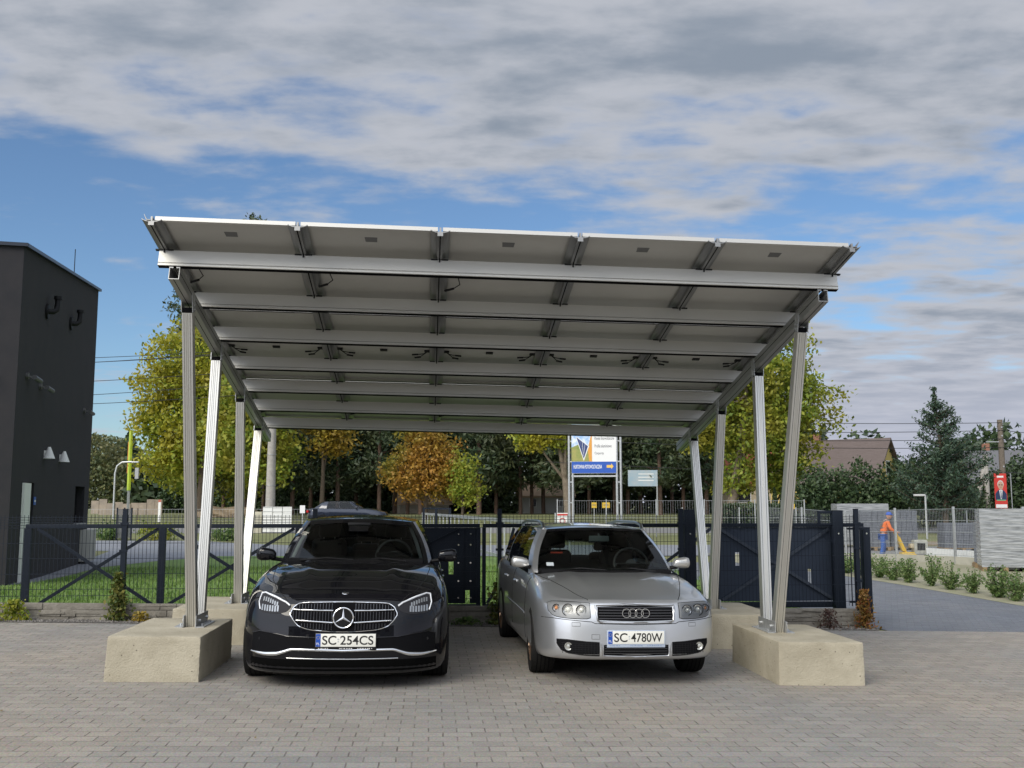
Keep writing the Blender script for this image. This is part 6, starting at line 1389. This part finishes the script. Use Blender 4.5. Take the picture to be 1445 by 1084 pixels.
mb.build('reflective_stripe', mat('dark_stripe', (.10, .10, .10), .5), wk, 60)
skin('trousers', [(0, 0, .93), (.02, .10, .86), (.06, .11, .48), (-.02, .11, .10), (-.02, -.10, .86), (-.03, -.11, .48), (-.14, -.11, .10)], [(0, 1), (1, 2), (2, 3), (0, 4), (4, 5), (5, 6)], [(.155, .12), .105, .075, .062, .105, .075, .062], TRB, wk)
for x_, y_ in ((.05, .115), (-.07, -.115)): skin('boot', [(x_ - .07, y_, .10), (x_ - .05, y_, .045), (x_ + .06, y_, .04), (x_ + .13, y_, .035)], [(0, 1), (1, 2), (2, 3)], [.055, .05, .045, .035], RUB, wk)
pc = thing('plate_compactor', 'yellow plate compactor with a pale engine housing held by the worker', 'machine', (WX + .95, WY + .05, gz(WX + 1, WY) + .012), R(-8)); YL = mat('machine_yellow', (.65, .42, .03), .45)
MB().box((0, 0, .06), (.85, .5, .06)).box((-.44, 0, .10), (.10, .5, .03), rotm('Y', R(35))).box((.44, 0, .10), (.10, .5, .03), rotm('Y', R(-35))).build('base_plate', mat('plate_steel', (.12, .13, .08), .6, .5), pc, bevel=.01)
MB().box((-.15, 0, .18), (.45, .42, .16)).build('frame', YL, pc, bevel=.02)
mb = MB()
for sy in (-1, 1): mb.tube([(-.20, sy * .12, .22), (-.36, sy * .14, .50), (-.52, sy * .15, .90)], .028, 8)
mb.tube([(-.52, -.15, .90), (-.52, .15, .90)], .02, 8); mb.box((-.36, 0, .52), (.10, .28, .46), rotm('Y', R(-22))); mb.build('handle', YL, pc, 50)
MB().box((.22, 0, .42), (.42, .44, .46)).build('engine_housing', mat('housing_pale', (.40, .40, .34), .6, 0, (.25, .25, .22), 12), pc, bevel=.05); MB().box((.22, -.225, .44), (.24, .01, .22)).build('grille', RUB, pc); MB().box((-.02, 0, .46), (.14, .3, .14)).build('fuel_tank', mat('tank_beige', (.42, .36, .24), .6), pc, bevel=.03)

# ------------------------------------------------------------------ loose small stuff on the ground
rr = random.Random(5); V = []
mb = MB()
for k in range(2600):
    u = rr.uniform(-9, 5.5); v = rr.uniform(5.22, 5.54); p = F(u, v); r_ = rr.uniform(.008, .022); z = gz(p.x, p.y) + .018
    a = rr.uniform(0, 6.28); c_, s_ = math.cos(a) * r_, math.sin(a) * r_
    mb.add([(p.x + c_, p.y + s_, z), (p.x - s_, p.y + c_, z), (p.x - c_ * .8, p.y - s_, z), (p.x + s_, p.y - c_ * .7, z), (p.x, p.y, z + r_ * rr.uniform(.5, 1.1))], [(0, 1, 4), (1, 2, 4), (2, 3, 4), (3, 0, 4)])
o = mb.build('gravel_stones', mat('gravel_stone', (.24, .22, .20), .9, 0, (.12, .11, .10), 9), None); tag(o, 'loose grey stones on the gravel strip in front of the fence', 'gravel'); o['kind'] = 'stuff'
P = []
for k in range(260):
    if k < 170: u, v = rr.uniform(-9, 8), 5.2 - abs(rr.gauss(0, .35))
    else: u, v = rr.uniform(-5, 6), rr.uniform(-1.5, 5)
    if any(abs(abs(u) - 3.02) < .45 and a - .05 < v < b + .05 for a, b in ((.875, 2.34), (3.27, 4.8))): continue
    p = F(u, v); P.append((p.x, p.y, gz(p.x, p.y) + .021))
P = np.array(P); n = len(P); A = RNG.normal(size=(n, 3)) * (1, 1, .12); A /= np.linalg.norm(A, axis=1)[:, None]; B = np.cross(A, (0, 0, 1.0)); sz = RNG.uniform(.010, .022, n)[:, None]
V = np.empty((n, 4, 3)); V[:, 0] = P - A * sz; V[:, 1] = P + B * sz * .6; V[:, 2] = P + A * sz; V[:, 3] = P - B * sz * .6; V[:, :, 2] += .003
o = link('fallen_leaves', raw_mesh('fallen_leaves', V.reshape(-1, 3), 4, foliage('dry_leaf', [(.14, .09, .03), (.22, .16, .05), (.08, .06, .035)], trans=.1))); tag(o, 'scattered small dry leaves on the paving', 'fallen leaves'); o['kind'] = 'stuff'
